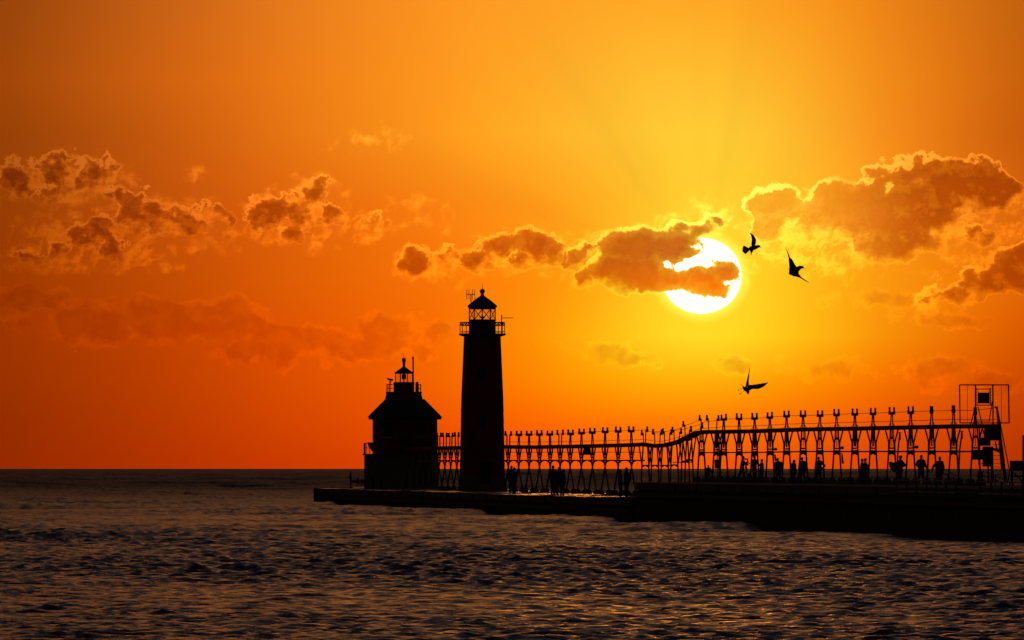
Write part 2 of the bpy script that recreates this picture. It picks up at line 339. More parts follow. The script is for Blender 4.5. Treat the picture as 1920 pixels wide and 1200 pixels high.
# ------------------------------------------------------------------ water
def water():
    rng = np.random.default_rng(11)
    rows = [140.]
    while rows[-1] < 12000: rows.append(rows[-1]*(1.0008 if rows[-1] < 500 else 1.0013 if rows[-1] < 1200 else 1.0019))
    Yr = np.array(rows); nu = 640; u = np.linspace(-.068, .068, nu)
    Y, U = np.meshgrid(Yr, u, indexing='ij'); X = U*Y; Z = np.zeros_like(X); DX = np.zeros_like(X); DY = np.zeros_like(X)
    for i in range(110):
        lam = .36*(6/.36)**rng.random(); k = 2*math.pi/lam
        th = rng.normal(0, .55)+.12
        kx, ky = k*math.sin(th), k*math.cos(th)
        slope = .055*(1. if lam < 1.0 else (1.0/lam)**1.35)
        a = slope/k; ph = rng.random()*6.283
        arg = kx*X+ky*Y+ph
        c = np.cos(arg); s_ = np.sin(arg)
        Z += a*c; DX -= a*.6*(kx/k)*s_; DY -= a*.6*(ky/k)*s_
    for i in range(24):         # longer swell, only far out where it makes the horizon uneven
        lam = 14*(50/14)**rng.random(); k = 2*math.pi/lam; th = rng.normal(0, .5); a = .022/k
        Z += a*np.cos(k*math.sin(th)*X+k*math.cos(th)*Y+rng.random()*6.283)*np.clip((Y-500)/1200, 0, 1)
    # low swell rolling along the pier: slow rises between short drops
    ks = [120., 175., 235., 300., 368., 447., 512., 592., 686., 777., 846., 930., 1060.]
    Yw = Y+6*np.sin(X*.06+1)+3*np.sin(X*.17)
    ph = np.interp(Yw, ks, np.arange(len(ks))); fr = ph-np.floor(ph)
    Z += (.46*np.where(fr < .14, .5-np.cos(np.clip(fr/.14, 0, 1)*math.pi)*.5, 1-(fr-.14)/.86)-.2)*np.clip((Y-300)/200, .25, 1)*np.clip((1060-Y)/150, 0, 1)
    # gusty patches: energy varies over tens of metres
    G = .85+.18*np.sin(X*.11+Y*.021+1)+.15*np.sin(X*.05-Y*.034)+.12*np.sin(Y*.067+X*.2+2)
    Z *= G; X = X+DX; Yd = Y+DY
    nr = len(Yr); me = bpy.data.meshes.new('lake_water')
    me.vertices.add(nr*nu); me.vertices.foreach_set('co', np.stack([X, Yd, Z], -1).astype(np.float32).ravel())
    idx = np.arange(nr*nu).reshape(nr, nu); q = np.stack([idx[:-1, :-1], idx[:-1, 1:], idx[1:, 1:], idx[1:, :-1]], -1).reshape(-1, 4)
    # the calmer sheet beyond and around
    me.loops.add(q.size); me.loops.foreach_set('vertex_index', q.ravel().astype(np.int32))
    me.polygons.add(len(q)); me.polygons.foreach_set('loop_start', np.arange(0, q.size, 4, dtype=np.int32)); me.polygons.foreach_set('loop_total', np.full(len(q), 4, dtype=np.int32))
    me.update(calc_edges=True); me.validate()
    me.polygons.foreach_set('use_smooth', np.ones(len(me.polygons), dtype=bool))
    m = bpy.data.materials.new('lake_water'); m.use_nodes = True; t = m.node_tree; b = t.nodes['Principled BSDF']
    b.inputs['Base Color'].default_value = (.004,.006,.011,1); b.inputs['Roughness'].default_value = .12; b.inputs['IOR'].default_value = 1.24
    g = t.nodes.new('ShaderNodeNewGeometry')
    ln = t.nodes.new('ShaderNodeVectorMath'); ln.operation = 'LENGTH'; t.links.new(g.outputs['Position'], ln.inputs[0])
    for sock, a, c_ in (('Roughness', .16, .48), ('Specular IOR Level', .4, .15)):      # unresolved chop far out
        mr = t.nodes.new('ShaderNodeMapRange'); mr.inputs[1].default_value = 250; mr.inputs[2].default_value = 1600; mr.inputs[3].default_value = a; mr.inputs[4].default_value = c_
        t.links.new(ln.outputs['Value'], mr.inputs[0]); t.links.new(mr.outputs[0], b.inputs[sock])
    prev = None
    for sc, st, dist, sy in ((.12, 1., 1.1, 1), (1.6, 1., .2, 1), (6., 1., .05, 1), (9., 1., .05, .12)):
        n = t.nodes.new('ShaderNodeTexNoise'); n.inputs['Scale'].default_value = sc; n.inputs['Detail'].default_value = 5; mp = t.nodes.new('ShaderNodeMapping'); mp.inputs[3].default_value = (1, sy, 1); t.links.new(g.outputs['Position'], mp.inputs[0]); t.links.new(mp.outputs[0], n.inputs[0])
        bp = t.nodes.new('ShaderNodeBump'); bp.inputs['Strength'].default_value = st; bp.inputs['Distance'].default_value = dist
        t.links.new(n.outputs[0], bp.inputs['Height'])
        if prev: t.links.new(prev, bp.inputs['Normal'])
        prev = bp.outputs[0]
    t.links.new(prev, b.inputs['Normal'])
    me.materials.append(m)
    o = bpy.data.objects.new('water', me); col.objects.link(o); tag(o, kind='structure')
    b2 = MB(); S = 90000.
    b2.add([(-S,-S,-.9),(S,-S,-.9),(S,S,-.9),(-S,S,-.9)], [(0,1,2,3)])
    tag(b2.build('water', m), kind='structure')
water()

# ------------------------------------------------------------------ piers
def along(b, Y, dz=0.):   # a point on the line with offset b at depth Y
    return Vector((b-.0913*Y, Y, dz))
b0w, bfar = BW, BW+14.2
def pier_body(root, top, yn0, yn1, yf0, yf1, cap=.45, deckmat='deck'):
    z0 = -2.5
    # core under the cap
    A, B, C_, D = along(b0w, yn0), along(b0w, yn1), along(bfar, yf1), along(bfar, yf0)
    q = [A, B, C_, D]
    ins = Vector((.25, 0, 0))
    lo = [A+ins, B+ins, C_-ins, D-ins]
    MB().prism([p+Vector((0,0,z0)) for p in lo], [p+Vector((0,0,top-cap)) for p in lo]).build('pier_core', 'conc', root)
    c = MB(); n = max(1, int(abs(yn1-yn0)/12))
    for i in range(n):          # cap cast in lengths with open joints
        t0, t1 = i/n, (i+1)/n-.004
        a, b_ = A.lerp(B, t0), A.lerp(B, t1); d_, e_ = D.lerp(C_, t0), D.lerp(C_, t1)
        dz = random.uniform(-.02, .02)
        qq = [a, b_, e_, d_]
        c.prism([p+Vector((0,0,top-cap+.002)) for p in qq], [p+Vector((0,0,top+dz)) for p in qq])
    c.build('deck_slab', 'conc', root)
    if deckmat == 'deck': MB().prism([p.lerp((A+C_)/2, .01)+Vector((0,0,top+.022)) for p in q], [p.lerp((A+C_)/2, .012)+Vector((0,0,top+.034)) for p in q]).build('wet_surface', 'deck', root)
    s = MB(); L = (B-A).length; n = int(L/.8); d = (B-A)/n; nrm = -LAT
    pr = []
    for i in range(n):
        p = A+d*i+ins*.6
        for fr, off in ((0,0),(.3,0),(.5,.28),(.8,.28)): pr.append(p+d*fr+nrm*off*(-1)+Vector((-.12,0,0)))
    pr.append(B+ins*.6)
    vs = [p+Vector((0,0,z0)) for p in pr]+[p+Vector((0,0,top-cap-.03)) for p in pr]; k = len(pr)
    s.add(vs, [(i, i+1, k+i+1, k+i) for i in range(k-1)])
    s.build('sheet_pile_wall', 'pile', root)
    w = MB(); w.bar(A+Vector((-.14,0,top-cap-.35)), B+Vector((-.14,0,top-cap-.35)), .16, .22); w.build('waling_beam', 'pile', root)
ZR, ZL = H-.93, H-2.0
rp = thing('pier', along(BW, 500), 'high dark concrete pier with sheet pile side under the people on the right', 'pier')
pier_body(rp, ZR, 330, 583, 325, 655, deckmat='conc')
lp = thing('pier', along(BW, 700), 'low wet concrete pier carrying the lighthouse and the fog signal house', 'pier')
lp.name = 'pier'
pier_body(lp, ZL, 585, 888, 657, 905)
tip = thing('pier', along(BW, 895), 'low rounded end block of the pier reaching left beyond the house', 'pier')
e = MB(); q = [along(BW+.1, 889), Vector(((588-960)/F*892, 892, 0)), Vector(((589-960)/F*902, 902, 0)), along(BW+4, 915), along(bfar, 916), along(bfar, 905.5)]
e.prism([p+Vector((0,0,-2.5)) for p in q], [p+Vector((0,0,ZL-.32)) for p in q]); e.build('block_body', 'pile', tip)
e = MB(); e.prism([p+Vector((0,0,ZL-.31)) for p in q], [p+Vector((0,0,ZL+.06)) for p in q]); e.build('deck_slab', 'deck', tip)

# ------------------------------------------------------------------ lighthouse tower
def tower():
    Y = depth(905, BC); s = Y/F; cx = 904.3
    zz = lambda y: H+(HZ-y)*s
    base = W(cx, 0, Y); base.z = ZL
    r = thing('lighthouse', base, 'tall dark red steel lighthouse tower with round lantern room, rising above the catwalk', 'lighthouse')
    c = Vector((base.x, base.y, 0))
    MB().lathe(c, [(48*s, ZL-.05), (48*s, zz(898)), (46.5*s, zz(896))], 8, R(22.5)).build('foundation', 'conc', r)
    ys = [896-(896-629)*i/13 for i in range(14)]
    def rad(y): return np.interp(y, [629,760,880,896], [34.4,40.0,42.4,42.6])
    m = MB()
    for i in range(13):
        rb = rad(ys[i])*s; m.lathe(c, [(rb-.02, zz(ys[i])-.01), (rb, zz(ys[i])), (rb-.10*s*8, zz(ys[i+1])), (rb-.14, zz(ys[i+1])+.01)], 40)
    m.build('tower_wall', 'red', r)
    MB().box(c+Vector((0,-rad(700)*s, zz(700))), .5, .16, 1.).build('window', 'black', r)
    MB().box(c+Vector((0,-rad(790)*s, zz(790))), .5, .16, 1.).build('window', 'black', r)
    MB().box(c+Vector((.3,-rad(880)*s-.03, zz(886))), .9, .2, 2.).build('door', 'black', r)
    MB().lathe(c, [(36*s, zz(631)), (44*s, zz(628.5)), (44*s, zz(625.5)), (30*s, zz(625.2))], 20).build('gallery_deck', 'steel', r)
    m = MB(); n = 20; RR = 42.3*s; pt = lambda i, y: c+Vector((RR*math.cos(2*math.pi*(i+.5)/n), RR*math.sin(2*math.pi*(i+.5)/n), zz(y)))
    for i in range(n):
        if i % 2 == 0: m.bar(pt(i, 625.5), pt(i, 604), .06)
        for y, w in ((604.6,.06), (610.3,.05), (622.3,.05)): m.bar(pt(i, y), pt(i+1, y), w)
        for k in range(2):
            a, b = pt(i, 604.8).lerp(pt(i+1, 604.8), k/2), pt(i, 610).lerp(pt(i+1, 610), (k+.5)/2)
            m.bar(a, b, .035); m.bar(b, pt(i, 604.8).lerp(pt(i+1, 604.8), (k+1)/2), .035)
    m.build('railing', 'steel', r)
    MB().lathe(c, [(26.4*s, zz(625.3)), (26.4*s, zz(601)), (27.2*s, zz(600.6)), (27.2*s, zz(599.6))], 10, R(18)).build('watch_room', 'red', r)
    m = MB(); gm = MB(); n = 10; RR = 25.6*s; pt = lambda i, y: c+Vector((RR*math.cos(2*math.pi*(i)/n+R(18)), RR*math.sin(2*math.pi*i/n+R(18)), zz(y)))
    for i in range(n):
        m.bar(pt(i, 600), pt(i, 578), .085)
        m.bar(pt(i, 599.8), pt(i+1, 599.8), .07); m.bar(pt(i, 579), pt(i+1, 579), .09)
        m.bar(pt(i, 599.5), pt(i+1, 579.5), .04); m.bar(pt(i+1, 599.5), pt(i, 579.5), .04)
        gm.add([pt(i, 599.6)*1, pt(i+1, 599.6), pt(i+1, 579.3), pt(i, 579.3)], [(0,1,2,3)])
    m.build('lantern_frame', 'steel', r); gm.build('lantern_glass', 'glass', r)
    m = MB().lathe(c, [(.1, zz(600)), (.1, zz(597)), (.3, zz(596.3)), (.12, zz(595.5)), (.16, zz(594.6)), (.28, zz(593.8)), (.2, zz(593)), (.02, zz(592.6))], 12); m.build('beacon', 'lens', r)
    rf = MB().lathe(c, [(26*s, zz(579.5)), (28.2*s, zz(576)), (29.2*s, zz(574)), (28.6*s, zz(573)), (16*s, zz(562.5)), (4.4*s, zz(555)), (3.0*s, zz(552)), (3.0*s, zz(550.5))], 10, R(18)).build('roof', 'roof', r)
    f = MB().lathe(c, [(2.2*s, zz(551.5)), (2.8*s, zz(549.5))]+[(4.7*s*math.sin(a)+.01, zz(546.2)-4.7*s*math.cos(a)) for a in [math.pi*k/10 for k in range(2, 10)]]+[(.5*s, zz(541)), (.35*s, zz(536)), (.2*s, zz(530.5))], 16)
    f.build('ball_vent', 'roof', rf, smooth=True)
    a = MB(); q = lambda x, y, d=0.: W(x, y, Y+d)
    a.tube(q(883, 567), q(883, 551.5), .045); a.tube(q(875, 552), q(890.5, 552), .035)
    for x in (875, 879.3, 885.8, 890.3): a.tube(q(x, 542.5), q(x, 561.5), .025)
    a.build('yagi_antenna', 'steel', r)
    a = MB(); a.tube(q(940.6, 626, -.2), q(940.6, 590.5, -.2), .05); a.tube(q(940, 596, -.2), q(962.5, 596, -.2), .03); a.box(q(941.2, 606.5, -.2), .22, .2, .3)
    a.build('side_antenna', 'steel', r)
tower()

# ------------------------------------------------------------------ fog signal house
def house():
    Y = 884.; s = Y/F; cx = 759.5; zz = lambda y: H+(HZ-y)*s
    base = W(cx, 0, Y); base.z = ZL
    r = thing('lighthouse', base, 'squat house shaped pier light with hipped roof and small lantern, left of the tall tower', 'lighthouse')
    c = Vector((base.x, Y, 0)); sq = lambda h, z, dx=0.: [c+Vector((dx+a*h, b*h, z)) for a, b in ((-1,-1),(1,-1),(1,1),(-1,1))]
    # concrete foundation, wider on the left
    x0, x1 = (681.5-cx)*s, (822-cx)*s
    m = MB(); y0, y1 = -4.2, 4.2
    pl = [c+Vector(p) for p in ((x0+.2,y0+1.5,0),(x0+1.7,y0,0),(x1,y0,0),(x1,y1,0),(x0,y1,0))]
    m.prism([p+Vector((0,0,ZL-.1)) for p in pl], [p+Vector((0,0,zz(853.5))) for p in pl]); m.build('foundation', 'conc', r)
    pl2 = [c+Vector(p) for p in ((x0-.05,y0+1.3,0),(x0+1.6,y0-.15,0),(x1+.1,y0-.15,0),(x1+.1,y1+.1,0),(x0-.05,y1+.1,0))]
    MB().prism([p+Vector((0,0,zz(853.6))) for p in pl2], [p+Vector((0,0,zz(851))) for p in pl2]).build('foundation_cap', 'conc', r)
    m = MB(); pts = [Vector((c.x+x0+.1, Y+y0+1.6, 0)), Vector((c.x+x0+.1, Y, 0)), Vector((c.x+x0+.1, Y+y1-.1, 0)), Vector((c.x+x0+1.6, Y+y0+.05, 0))]
    for a in pts: m.bar(a+Vector((0,0,zz(851))), a+Vector((0,0,zz(830.5))), .07)
    seq = [pts[3], pts[0], pts[1], pts[2]]
    for z in (zz(831), zz(840)):
        for a, b in zip(seq[:-1], seq[1:]): m.bar(a+Vector((0,0,z)), b+Vector((0,0,z)), .06)
    for xx in (686.5, 693): m.bar(W(xx, 851, Y+3.9), W(xx, 831, Y+3.9), .06)
    m.bar(W(681.5, 831, Y+3.9), W(696, 831, Y+3.9), .06); m.bar(W(681.5, 840, Y+3.9), W(696, 840, Y+3.9), .05)
    m.build('foundation_railing', 'steel', r)
    m = MB(); m.prism([c+Vector(((690.5-cx)*s, -1, zz(836))), c+Vector(((701-cx)*s, -1, zz(851))), c+Vector(((701-cx)*s, .4, zz(851))), c+Vector(((690.5-cx)*s, .4, zz(836)))],
        [c+Vector(((689.5-cx)*s, -1, zz(829.5))), c+Vector(((701-cx)*s, -1, zz(829.5))), c+Vector(((701-cx)*s, .4, zz(829.5))), c+Vector(((689.5-cx)*s, .4, zz(829.5)))]); m.build('fog_horn_housing', 'steel', r)
    hw = 60*s
    m = MB().prism(sq(hw, zz(851)), sq(hw, zz(783))); m.build('wall', 'redwall', r)
    for dx in (-.55, .5):
        w = MB().box(c+Vector((dx*hw, -hw-.02, zz(808))), .9, .08, 1.5).build('window', 'black', r)
        MB().box(c+Vector((dx*hw, -hw-.05, zz(820))), 1.15, .16, .1).build('sill', 'white', w)
    MB().box(c+Vector((0, -hw-.02, zz(833))), 1., .1, 1.9).build('door', 'black', r)
    # hipped roof: eave, slope, and the square block through it
    m = MB()
    m.prism(sq(67.5*s, zz(784.2)), sq(69*s, zz(781.5))); m.prism(sq(69*s, zz(781.5)), sq(36.5*s, zz(748.5)))
    # small brackets under the eave
    for k in (-1, 1):
        for b in (-.8, 0, .8): m.box(c+Vector((k*63*s, b*hw, zz(785.2))), .5, .12, .14)
    m.build('roof', 'roof', r)
    cb = 757.3; c2 = Vector((W(cb,0,Y).x, Y, 0)); sq2 = lambda h, z: [c2+Vector((a*h, b*h, z)) for a, b in ((-1,-1),(1,-1),(1,1),(-1,1))]
    m = MB(); m.prism(sq2(35.5*s, zz(752)), sq2(32.5*s, zz(737))); m.prism(sq2(33.5*s, zz(737)), sq2(33.5*s, zz(734.8))); m.build('roof_deck', 'redwall', r)
    MB().lathe(c2, [(21*s, zz(735)), (21*s, zz(719)), (22*s, zz(718.4)), (22*s, zz(717.3)), (19*s, zz(716.9))], 8, R(22.5)).build('lantern_base', 'red', r)
    m = MB(); gm = MB(); n = 8; RR = 17.3*s; pt = lambda i, y: c2+Vector((RR*math.cos(2*math.pi*i/n+R(22.5)), RR*math.sin(2*math.pi*i/n+R(22.5)), zz(y)))
    for i in range(n):
        m.bar(pt(i, 718), pt(i, 699), .075); m.bar(pt(i, 717), pt(i+1, 717), .06); m.bar(pt(i, 700), pt(i+1, 700), .09)
        gm.add([pt(i, 717), pt(i+1, 717), pt(i+1, 700), pt(i, 700)], [(0,1,2,3)])
    m.build('lantern_frame', 'steel', r); gm.build('lantern_glass', 'glass', r)
    MB().lathe(c2, [(.06, zz(717)), (.06, zz(712)), (.16, zz(711)), (.22, zz(709.5)), (.22, zz(702.5)), (.12, zz(701.5)), (.12, zz(700))], 12).build('beacon', 'lens', r)
    rf = MB().lathe(c2, [(17*s, zz(700.3)), (18.9*s, zz(699.3)), (18.4*s, zz(698.3)), (9*s, zz(692)), (2.9*s, zz(688)), (2.7*s, zz(687))], 8, R(22.5)).build('lantern_roof', 'roof', r)
    MB().lathe(c2, [(2.5*s, zz(688)), (2.5*s, zz(679.5)), (3.6*s, zz(678.8)), (3.6*s, zz(672.5)), (2.6*s, zz(671.5)), (.5*s, zz(671)), (.3*s, zz(661))], 12).build('vent_stack', 'roof', rf)
    q = lambda x, y, d=0.: W(x, y, Y+d)
    m = MB(); m.tube(q(774.6, 737, -.8), q(774.6, 670, -.8), .075); m.box(q(774.2, 671, -.8), .2, .2, .22); m.build('antenna_mast', 'steel', r)
    m = MB(); m.tube(q(731.2, 735, -.8), q(731.2, 713, -.8), .06)
    a = [q(724.5, 708.2, -1.1), q(737.8, 711, -1.1), q(737.8, 711, -.5), q(724.5, 708.2, -.5)]; b = [q(727, 712.2, -1.), q(735.5, 714.6, -1.), q(735.5, 714.6, -.6), q(727, 712.2, -.6)]
    m.prism(b, a); m.tube(q(731, 718, -.8), q(734, 715, -.8), .04); m.build('radar_scanner', 'steel', r)
    m = MB(); m.prism([q(778.7, 735, k) for k in (-.6,)]+[q(785.2, 735, -.6), q(785.2, 735, 0), q(778.7, 735, 0)], [q(779.3, 716, -.6), q(784.8, 716, -.6), q(784.8, 716, 0), q(779.3, 716, 0)]); m.build('equipment_box', 'steel', r)
    for sx in (-1, 1):
        m = MB()
        for sy in (-1, 1): m.bar(c2+Vector((sx*31.5*s, sy*31.5*s, zz(735))), c2+Vector((sx*31.5*s, sy*31.5*s, zz(720.5))), .06)
        for yy in (721, 728, 732): m.bar(c2+Vector((sx*31.5*s, -31.5*s, zz(yy))), c2+Vector((sx*31.5*s, 31.5*s, zz(yy))), .05)
        m.bar(c2+Vector((sx*28*s, -31.5*s, zz(735))), c2+Vector((sx*28*s, -31.5*s, zz(721))), .05)
        for sy in (-1, 1):
            for yy in (721, 728): m.bar(c2+Vector((sx*31.5*s, sy*31.5*s, zz(yy))), c2+Vector((sx*21*s, sy*31.5*s, zz(yy))), .05)
        m.build('gallery_railing', 'steel', r)
house()

# ------------------------------------------------------------------ catwalk
def ip(x, tab): return float(np.interp(x, [a for a, b in tab], [b for a, b in tab]))
TOP = [(745,839.5),(865,836.5),(950,835),(1000,835.5),(1090,834),(1184,831.5),(1207,830.3),(1226,833.3),(1246,832),(1261,828.5),(1273,825),(1284,819),(1297,812.5),(1307,808.5),(1321,807),(1350,806.8),(1386,806.2),(1415,805.6),(1506,802.2),(1600,800.8),(1680,799),(1788,796.5),(1873,796)]
STUB = [(745,811.5),(865,811.5),(972,807.5),(1051,806.5),(1090,804),(1134,801.3),(1184,799.6),(1210,799),(1357,776.8),(1386,775.5),(1415,775),(1475,770.3),(1537,768.8),(1603,766),(1672,764),(1747,761),(1788,760)]
TIE = [(1200,872.5),(1262,872.5),(1300,859),(1310,848.5),(1415,848),(1506,846.4),(1873,846.4)]
def CP(x, y): return W(x, y, depth(x, BC))
def footing(x, z, tr):
    m = MB(); w = .25; p = CP(x, HZ); p.z = 0
    m.prism([p+Vector((a*w*1.15, b*w*1.15, z-.04)) for a, b in ((-1,-1),(1,-1),(1,1),(-1,1))], [p+Vector((a*w*1.05, b*w*1.05, z+.24)) for a, b in ((-1,-1),(1,-1),(1,1),(-1,1))])
    m.prism([p+Vector((a*w*1.05, b*w*1.05, z+.24)) for a, b in ((-1,-1),(1,-1),(1,1),(-1,1))], [p+Vector((a*w*.6, b*w*.6, z+.4)) for a, b in ((-1,-1),(1,-1),(1,1),(-1,1))])
    m.build('footing', 'conc', tr)
def stub(x, ytop, root, s, m=1):
    b = MB(); b.tube(W(x, ytop+11.2*m, depth(x, BC)), W(x, ytop+.3, depth(x, BC)), 1.85*s, 1.75*s, 8); b.tube(W(x, ytop+7*m, depth(x, BC)), W(x, ytop+12.5*m, depth(x, BC)), 2.4*s, 2.3*s, 8)
    b.tube(W(x, ytop+1.8, depth(x, BC)), W(x, ytop, depth(x, BC)), 2.1*s, 1.8*s, 8)
    b.build('lamp_socket', 'steel', root)
def node(x, root, kind, sep=0., hw=4.2, one=None, ytop=None, postonly=False, dy=0.):
    s = depth(x, BC)/F
    k = s*F/ (BC*F/2050) ; k = 1/k             # apparent size relative to x = 1500
    tr = root
    yb = ip(x, TOP); ys = ytop or ip(x, STUB); zg = (ZR if x > 1305 else ZL)
    yfoot = HZ+(H-zg-.28)/s
    # posts above the walkway and their pair of sockets
    pr = MB(); jy = ys+10.5*k; jx = random.uniform(-.8, .8)
    if one is None:
        for q in (-1, 1):
            pr.bar(CP(x+q*max(2.2*k, sep), yb+4), CP(x+jx+q*max(.9*k, sep), jy), random.uniform(1.9, 2.4)*s)
        if sep < .1: pr.bar(CP(x+jx-hw, jy), CP(x+jx+hw, jy+random.uniform(-.4,.4)), 3.6*s, 5.*s)
        else:
            for q in (-1, 1): pr.bar(CP(x+q*sep, jy), CP(x+q*hw, jy), 2*s, 2.4*s)
    else:
        pr.bar(CP(x, yb+4), CP(x-one*-1.0, jy-3), 1.9*s); pr.bar(CP(x+one*.6, jy), CP(x+one*3.6, jy), 2*s, 2.4*s)
    if one is None and kind == 'high' and x > 1400:
        for q in (-1, 1): pr.bar(CP(x+q*6, yb), CP(x+q*1.4, yb-8), .03)
    po = pr.build('railing_post', 'steel', root)
    for q in ((-1, 1) if one is None else (one,)):
        stub(x+(jx if one is None and sep < .1 else 0)+q*(hw if one is None else 3.6), ys+(random.uniform(-.5, 1.2)-.6), po, s, k)
    if postonly: return
    m = MB()
    if kind == 'high':
        yg = ip(x, TIE)+1.5; w = 2.9*s; m.bar(CP(x, yb+4), CP(x, yg-10*k), random.choice((1.2, 3., 4.2))*s); nx = random.uniform(2., 3.)
        for q in (-1, 1):
            xf = x+q*8.6*k
            m.bar(CP(xf, yfoot), CP(x+q*5.4*k, yg), w)
            m.bar(CP(x+q*5.4*k, yg), CP(x+q*(nx+.5)*k, yg-27*k), w*.9); m.bar(CP(x+q*(nx+.5)*k, yg-27*k), CP(x+q*nx*k, yb+4), w*.9)
            m.bar(CP(x+q*5.4*k, yg), CP(x+q*5.2*k, yg-17*k), w*.9)
            # knee braces run along the walkway
            a = CP(x+q*5.2*k, yg-17*k); e = CP(x+q*11.5*k, yb+4); m.bar(a, e, 2.4*s)
            m.bar(CP(x+q*5.2*k, yg-.5), CP(x+q*.8*k, yg+1.5), 2.6*s, 4.5*s)
            m.prism([CP(x+q*6.4*k, yg+7), CP(x+q*6.4*k, yg-1), CP(x, yg-1), CP(x, yg+3.4)], [p+DIR*.14 for p in (CP(x+q*6.4*k, yg+7), CP(x+q*6.4*k, yg-1), CP(x, yg-1), CP(x, yg+3.4))])
        m.bar(CP(x-4.6*k, yg-1), CP(x+4.6*k, yg-1), 1.5*s, 6*s)
        m.bar(CP(x-3*k, yg-25*k), CP(x+3*k, yg-25*k), 1.5*s, 5*s)
        m.bar(CP(x-5*k, yg-7*k), CP(x+5*k, yg-7*k), 1.5*s, 3*s)
        fx = 8.6*k
    elif kind == 'low':
        ym = 863.5; w = 2.6*s
        for q in (-1, 1):
            m.bar(CP(x+q*8.3*k*1.12, yfoot), CP(x-q*1.6, ym+3), w); m.bar(CP(x-q*1.6, ym+3), CP(x-q*3.2*k, ym), w*.8)
            m.bar(CP(x+q*1.4, ym), CP(x+q*6.6*k*1.1, yb+3), w*.9); m.bar(CP(x+q*.9, ym-9), CP(x+q*.8, yb+3), w*.9)
            # curved knee braces under the lower rail
            pts = [CP(x+q*(1.2+ (1-math.cos(t))*7.4*k), ym+10*k-math.sin(t)*8.8*k) for t in [math.pi/2*i/5 for i in range(6)]]
            for a, b in zip(pts[:-1], pts[1:]): m.bar(a, b, 1.7*s)
            m.prism([CP(x, yb+9*k), CP(x+q*6.5*k, yb+3.2), CP(x, yb+3.2)], [p+DIR*.2 for p in (CP(x, yb+9*k), CP(x+q*6.5*k, yb+3.2), CP(x, yb+3.2))])
        m.bar(CP(x-1.6, ym-6), CP(x+1.6, ym-6), 1.4*s, 4.*s)
        fx = 9.2*k
    else:       # ramp
        yg = ip(x, TIE); w = 2.5*s
        for q in (-1, 1):
            m.bar(CP(x+q*9.5*k, yfoot), CP(x+q*7.5*k, yg), w)
            m.bar(CP(x+q*7.5*k, yg), CP(x+q*4.8*k, yb+5), w); m.bar(CP(x+q*7.5*k, yg), CP(x+q*14*k, yb+4), w*.9)
            m.prism([CP(x+q*8*k, yg+5), CP(x+q*8*k, yg-1), CP(x, yg-1), CP(x, yg+1)], [p+DIR*.14 for p in (CP(x+q*8*k, yg+5), CP(x+q*8*k, yg-1), CP(x, yg-1), CP(x, yg+1))])
        m.bar(CP(x-8*k, yg), CP(x+8*k, yg), 1.2*s, 1.6*s)
        fx = 9.5*k
    t = m.build('trestle', 'steel', root)
    for q in (-1, 1): footing(x+q*fx, zg, t)
def walkway(x0, x1, root, th=6.):
    # plank deck about a metre wide on two stringers, following the sagging line
    xs = [x0+(x1-x0)*i/60 for i in range(61)]; d = MB(); st = MB()
    top = []; 
    for x in xs: p = CP(x, ip(x, TOP)); top.append(p)
    vs = []; fs = []
    for p in top:
        for a, z in ((-.42, .03), (.42, .03), (.42, -.05), (-.42, -.05)): vs.append(p+LAT*a*.25+Vector((0,0,z)))
    for i in range(len(top)-1):
        for j in range(4): a = i*4+j; b = i*4+(j+1) % 4; fs.append((a, b, b+4, a+4))
    fs += [(0,1,2,3), tuple(len(vs)-4+j for j in (3,2,1,0))]
    d.add(vs, fs); d.build('walkway_planks', 'wood', root)
    for q in (-1, 1):
        for a, b in zip(top[:-1], top[1:]):
            s = a.y/F; st.bar(a+LAT*.07*q-Vector((0,0,.05+2.7*s)), b+LAT*.07*q-Vector((0,0,.05+2.7*s)), .1, 5.4*s)
    st.build('stringer', 'steel', root)
def wire(root, xs, ys, name='hand_cable', r=.016, sag=.6):
    m = MB()
    for (xa, ya), (xb, yb_) in zip(list(zip(xs, ys))[:-1], list(zip(xs, ys))[1:]):
        p = [CP(xa+(xb-xa)*t, ya+(yb_-ya)*t+4*t*(1-t)*sag) for t in (0, .25, .5, .75, 1)]
        m.poly(p, r, 5)
    m.build(name, 'rope', root)
def straight(root, xs, yf, w, h, name):
    m = MB()
    for a, b in zip(xs[:-1], xs[1:]): m.bar(CP(a, yf(a)), CP(b, yf(b)), w, h)
    return m.build(name, 'steel', root)

HIGH = [1357,1386,1415,1444,1475,1506,1537,1569,1603,1637,1672,1707.5,1747,1788]
p0 = CP(1560, 0); p0.z = ZR
cw = thing('catwalk', p0, 'high elevated steel catwalk on tall trestles above the people on the raised pier', 'catwalk')
for x in HIGH: node(x, cw, 'high', hw=(4.2 if x < 1720 else 1.6))
walkway(1306, 1873, cw)
straight(cw, [1310, 1415, 1506, 1600, 1700, 1788, 1826], lambda x: ip(x, TIE)+.3, .08, .085, 'tie_rail')
wx = [1315]+HIGH+[1829, 1868]
wire(cw, wx, [ip(x, STUB)+9 for x in wx[:-1]]+[764]); wire(cw, wx, [(ip(x, TOP)+ip(x, STUB))/2+8 for x in wx])
for x, one, yt, po in ((1315.5, -1, 778.2, False), (1313, 1, 791.5, True), (1329, -1, 777.8, True), (1343.5, 1, 778, False)): node(x, cw, 'high', one=one, ytop=yt, postonly=po)
node(1829, cw, 'high', hw=1.5, ytop=764)
m = MB(); m.bar(CP(1820,795), CP(1828,766), .05); m.bar(CP(1841,795), CP(1834,763), .05); m.bar(CP(1872,797), CP(1869.5,766), .1); m.box(CP(1868.5,764), .13, .13, .13); m.bar(CP(1865.5,763), CP(1871,763.5), .05)
m.build('end_post', 'steel', cw)

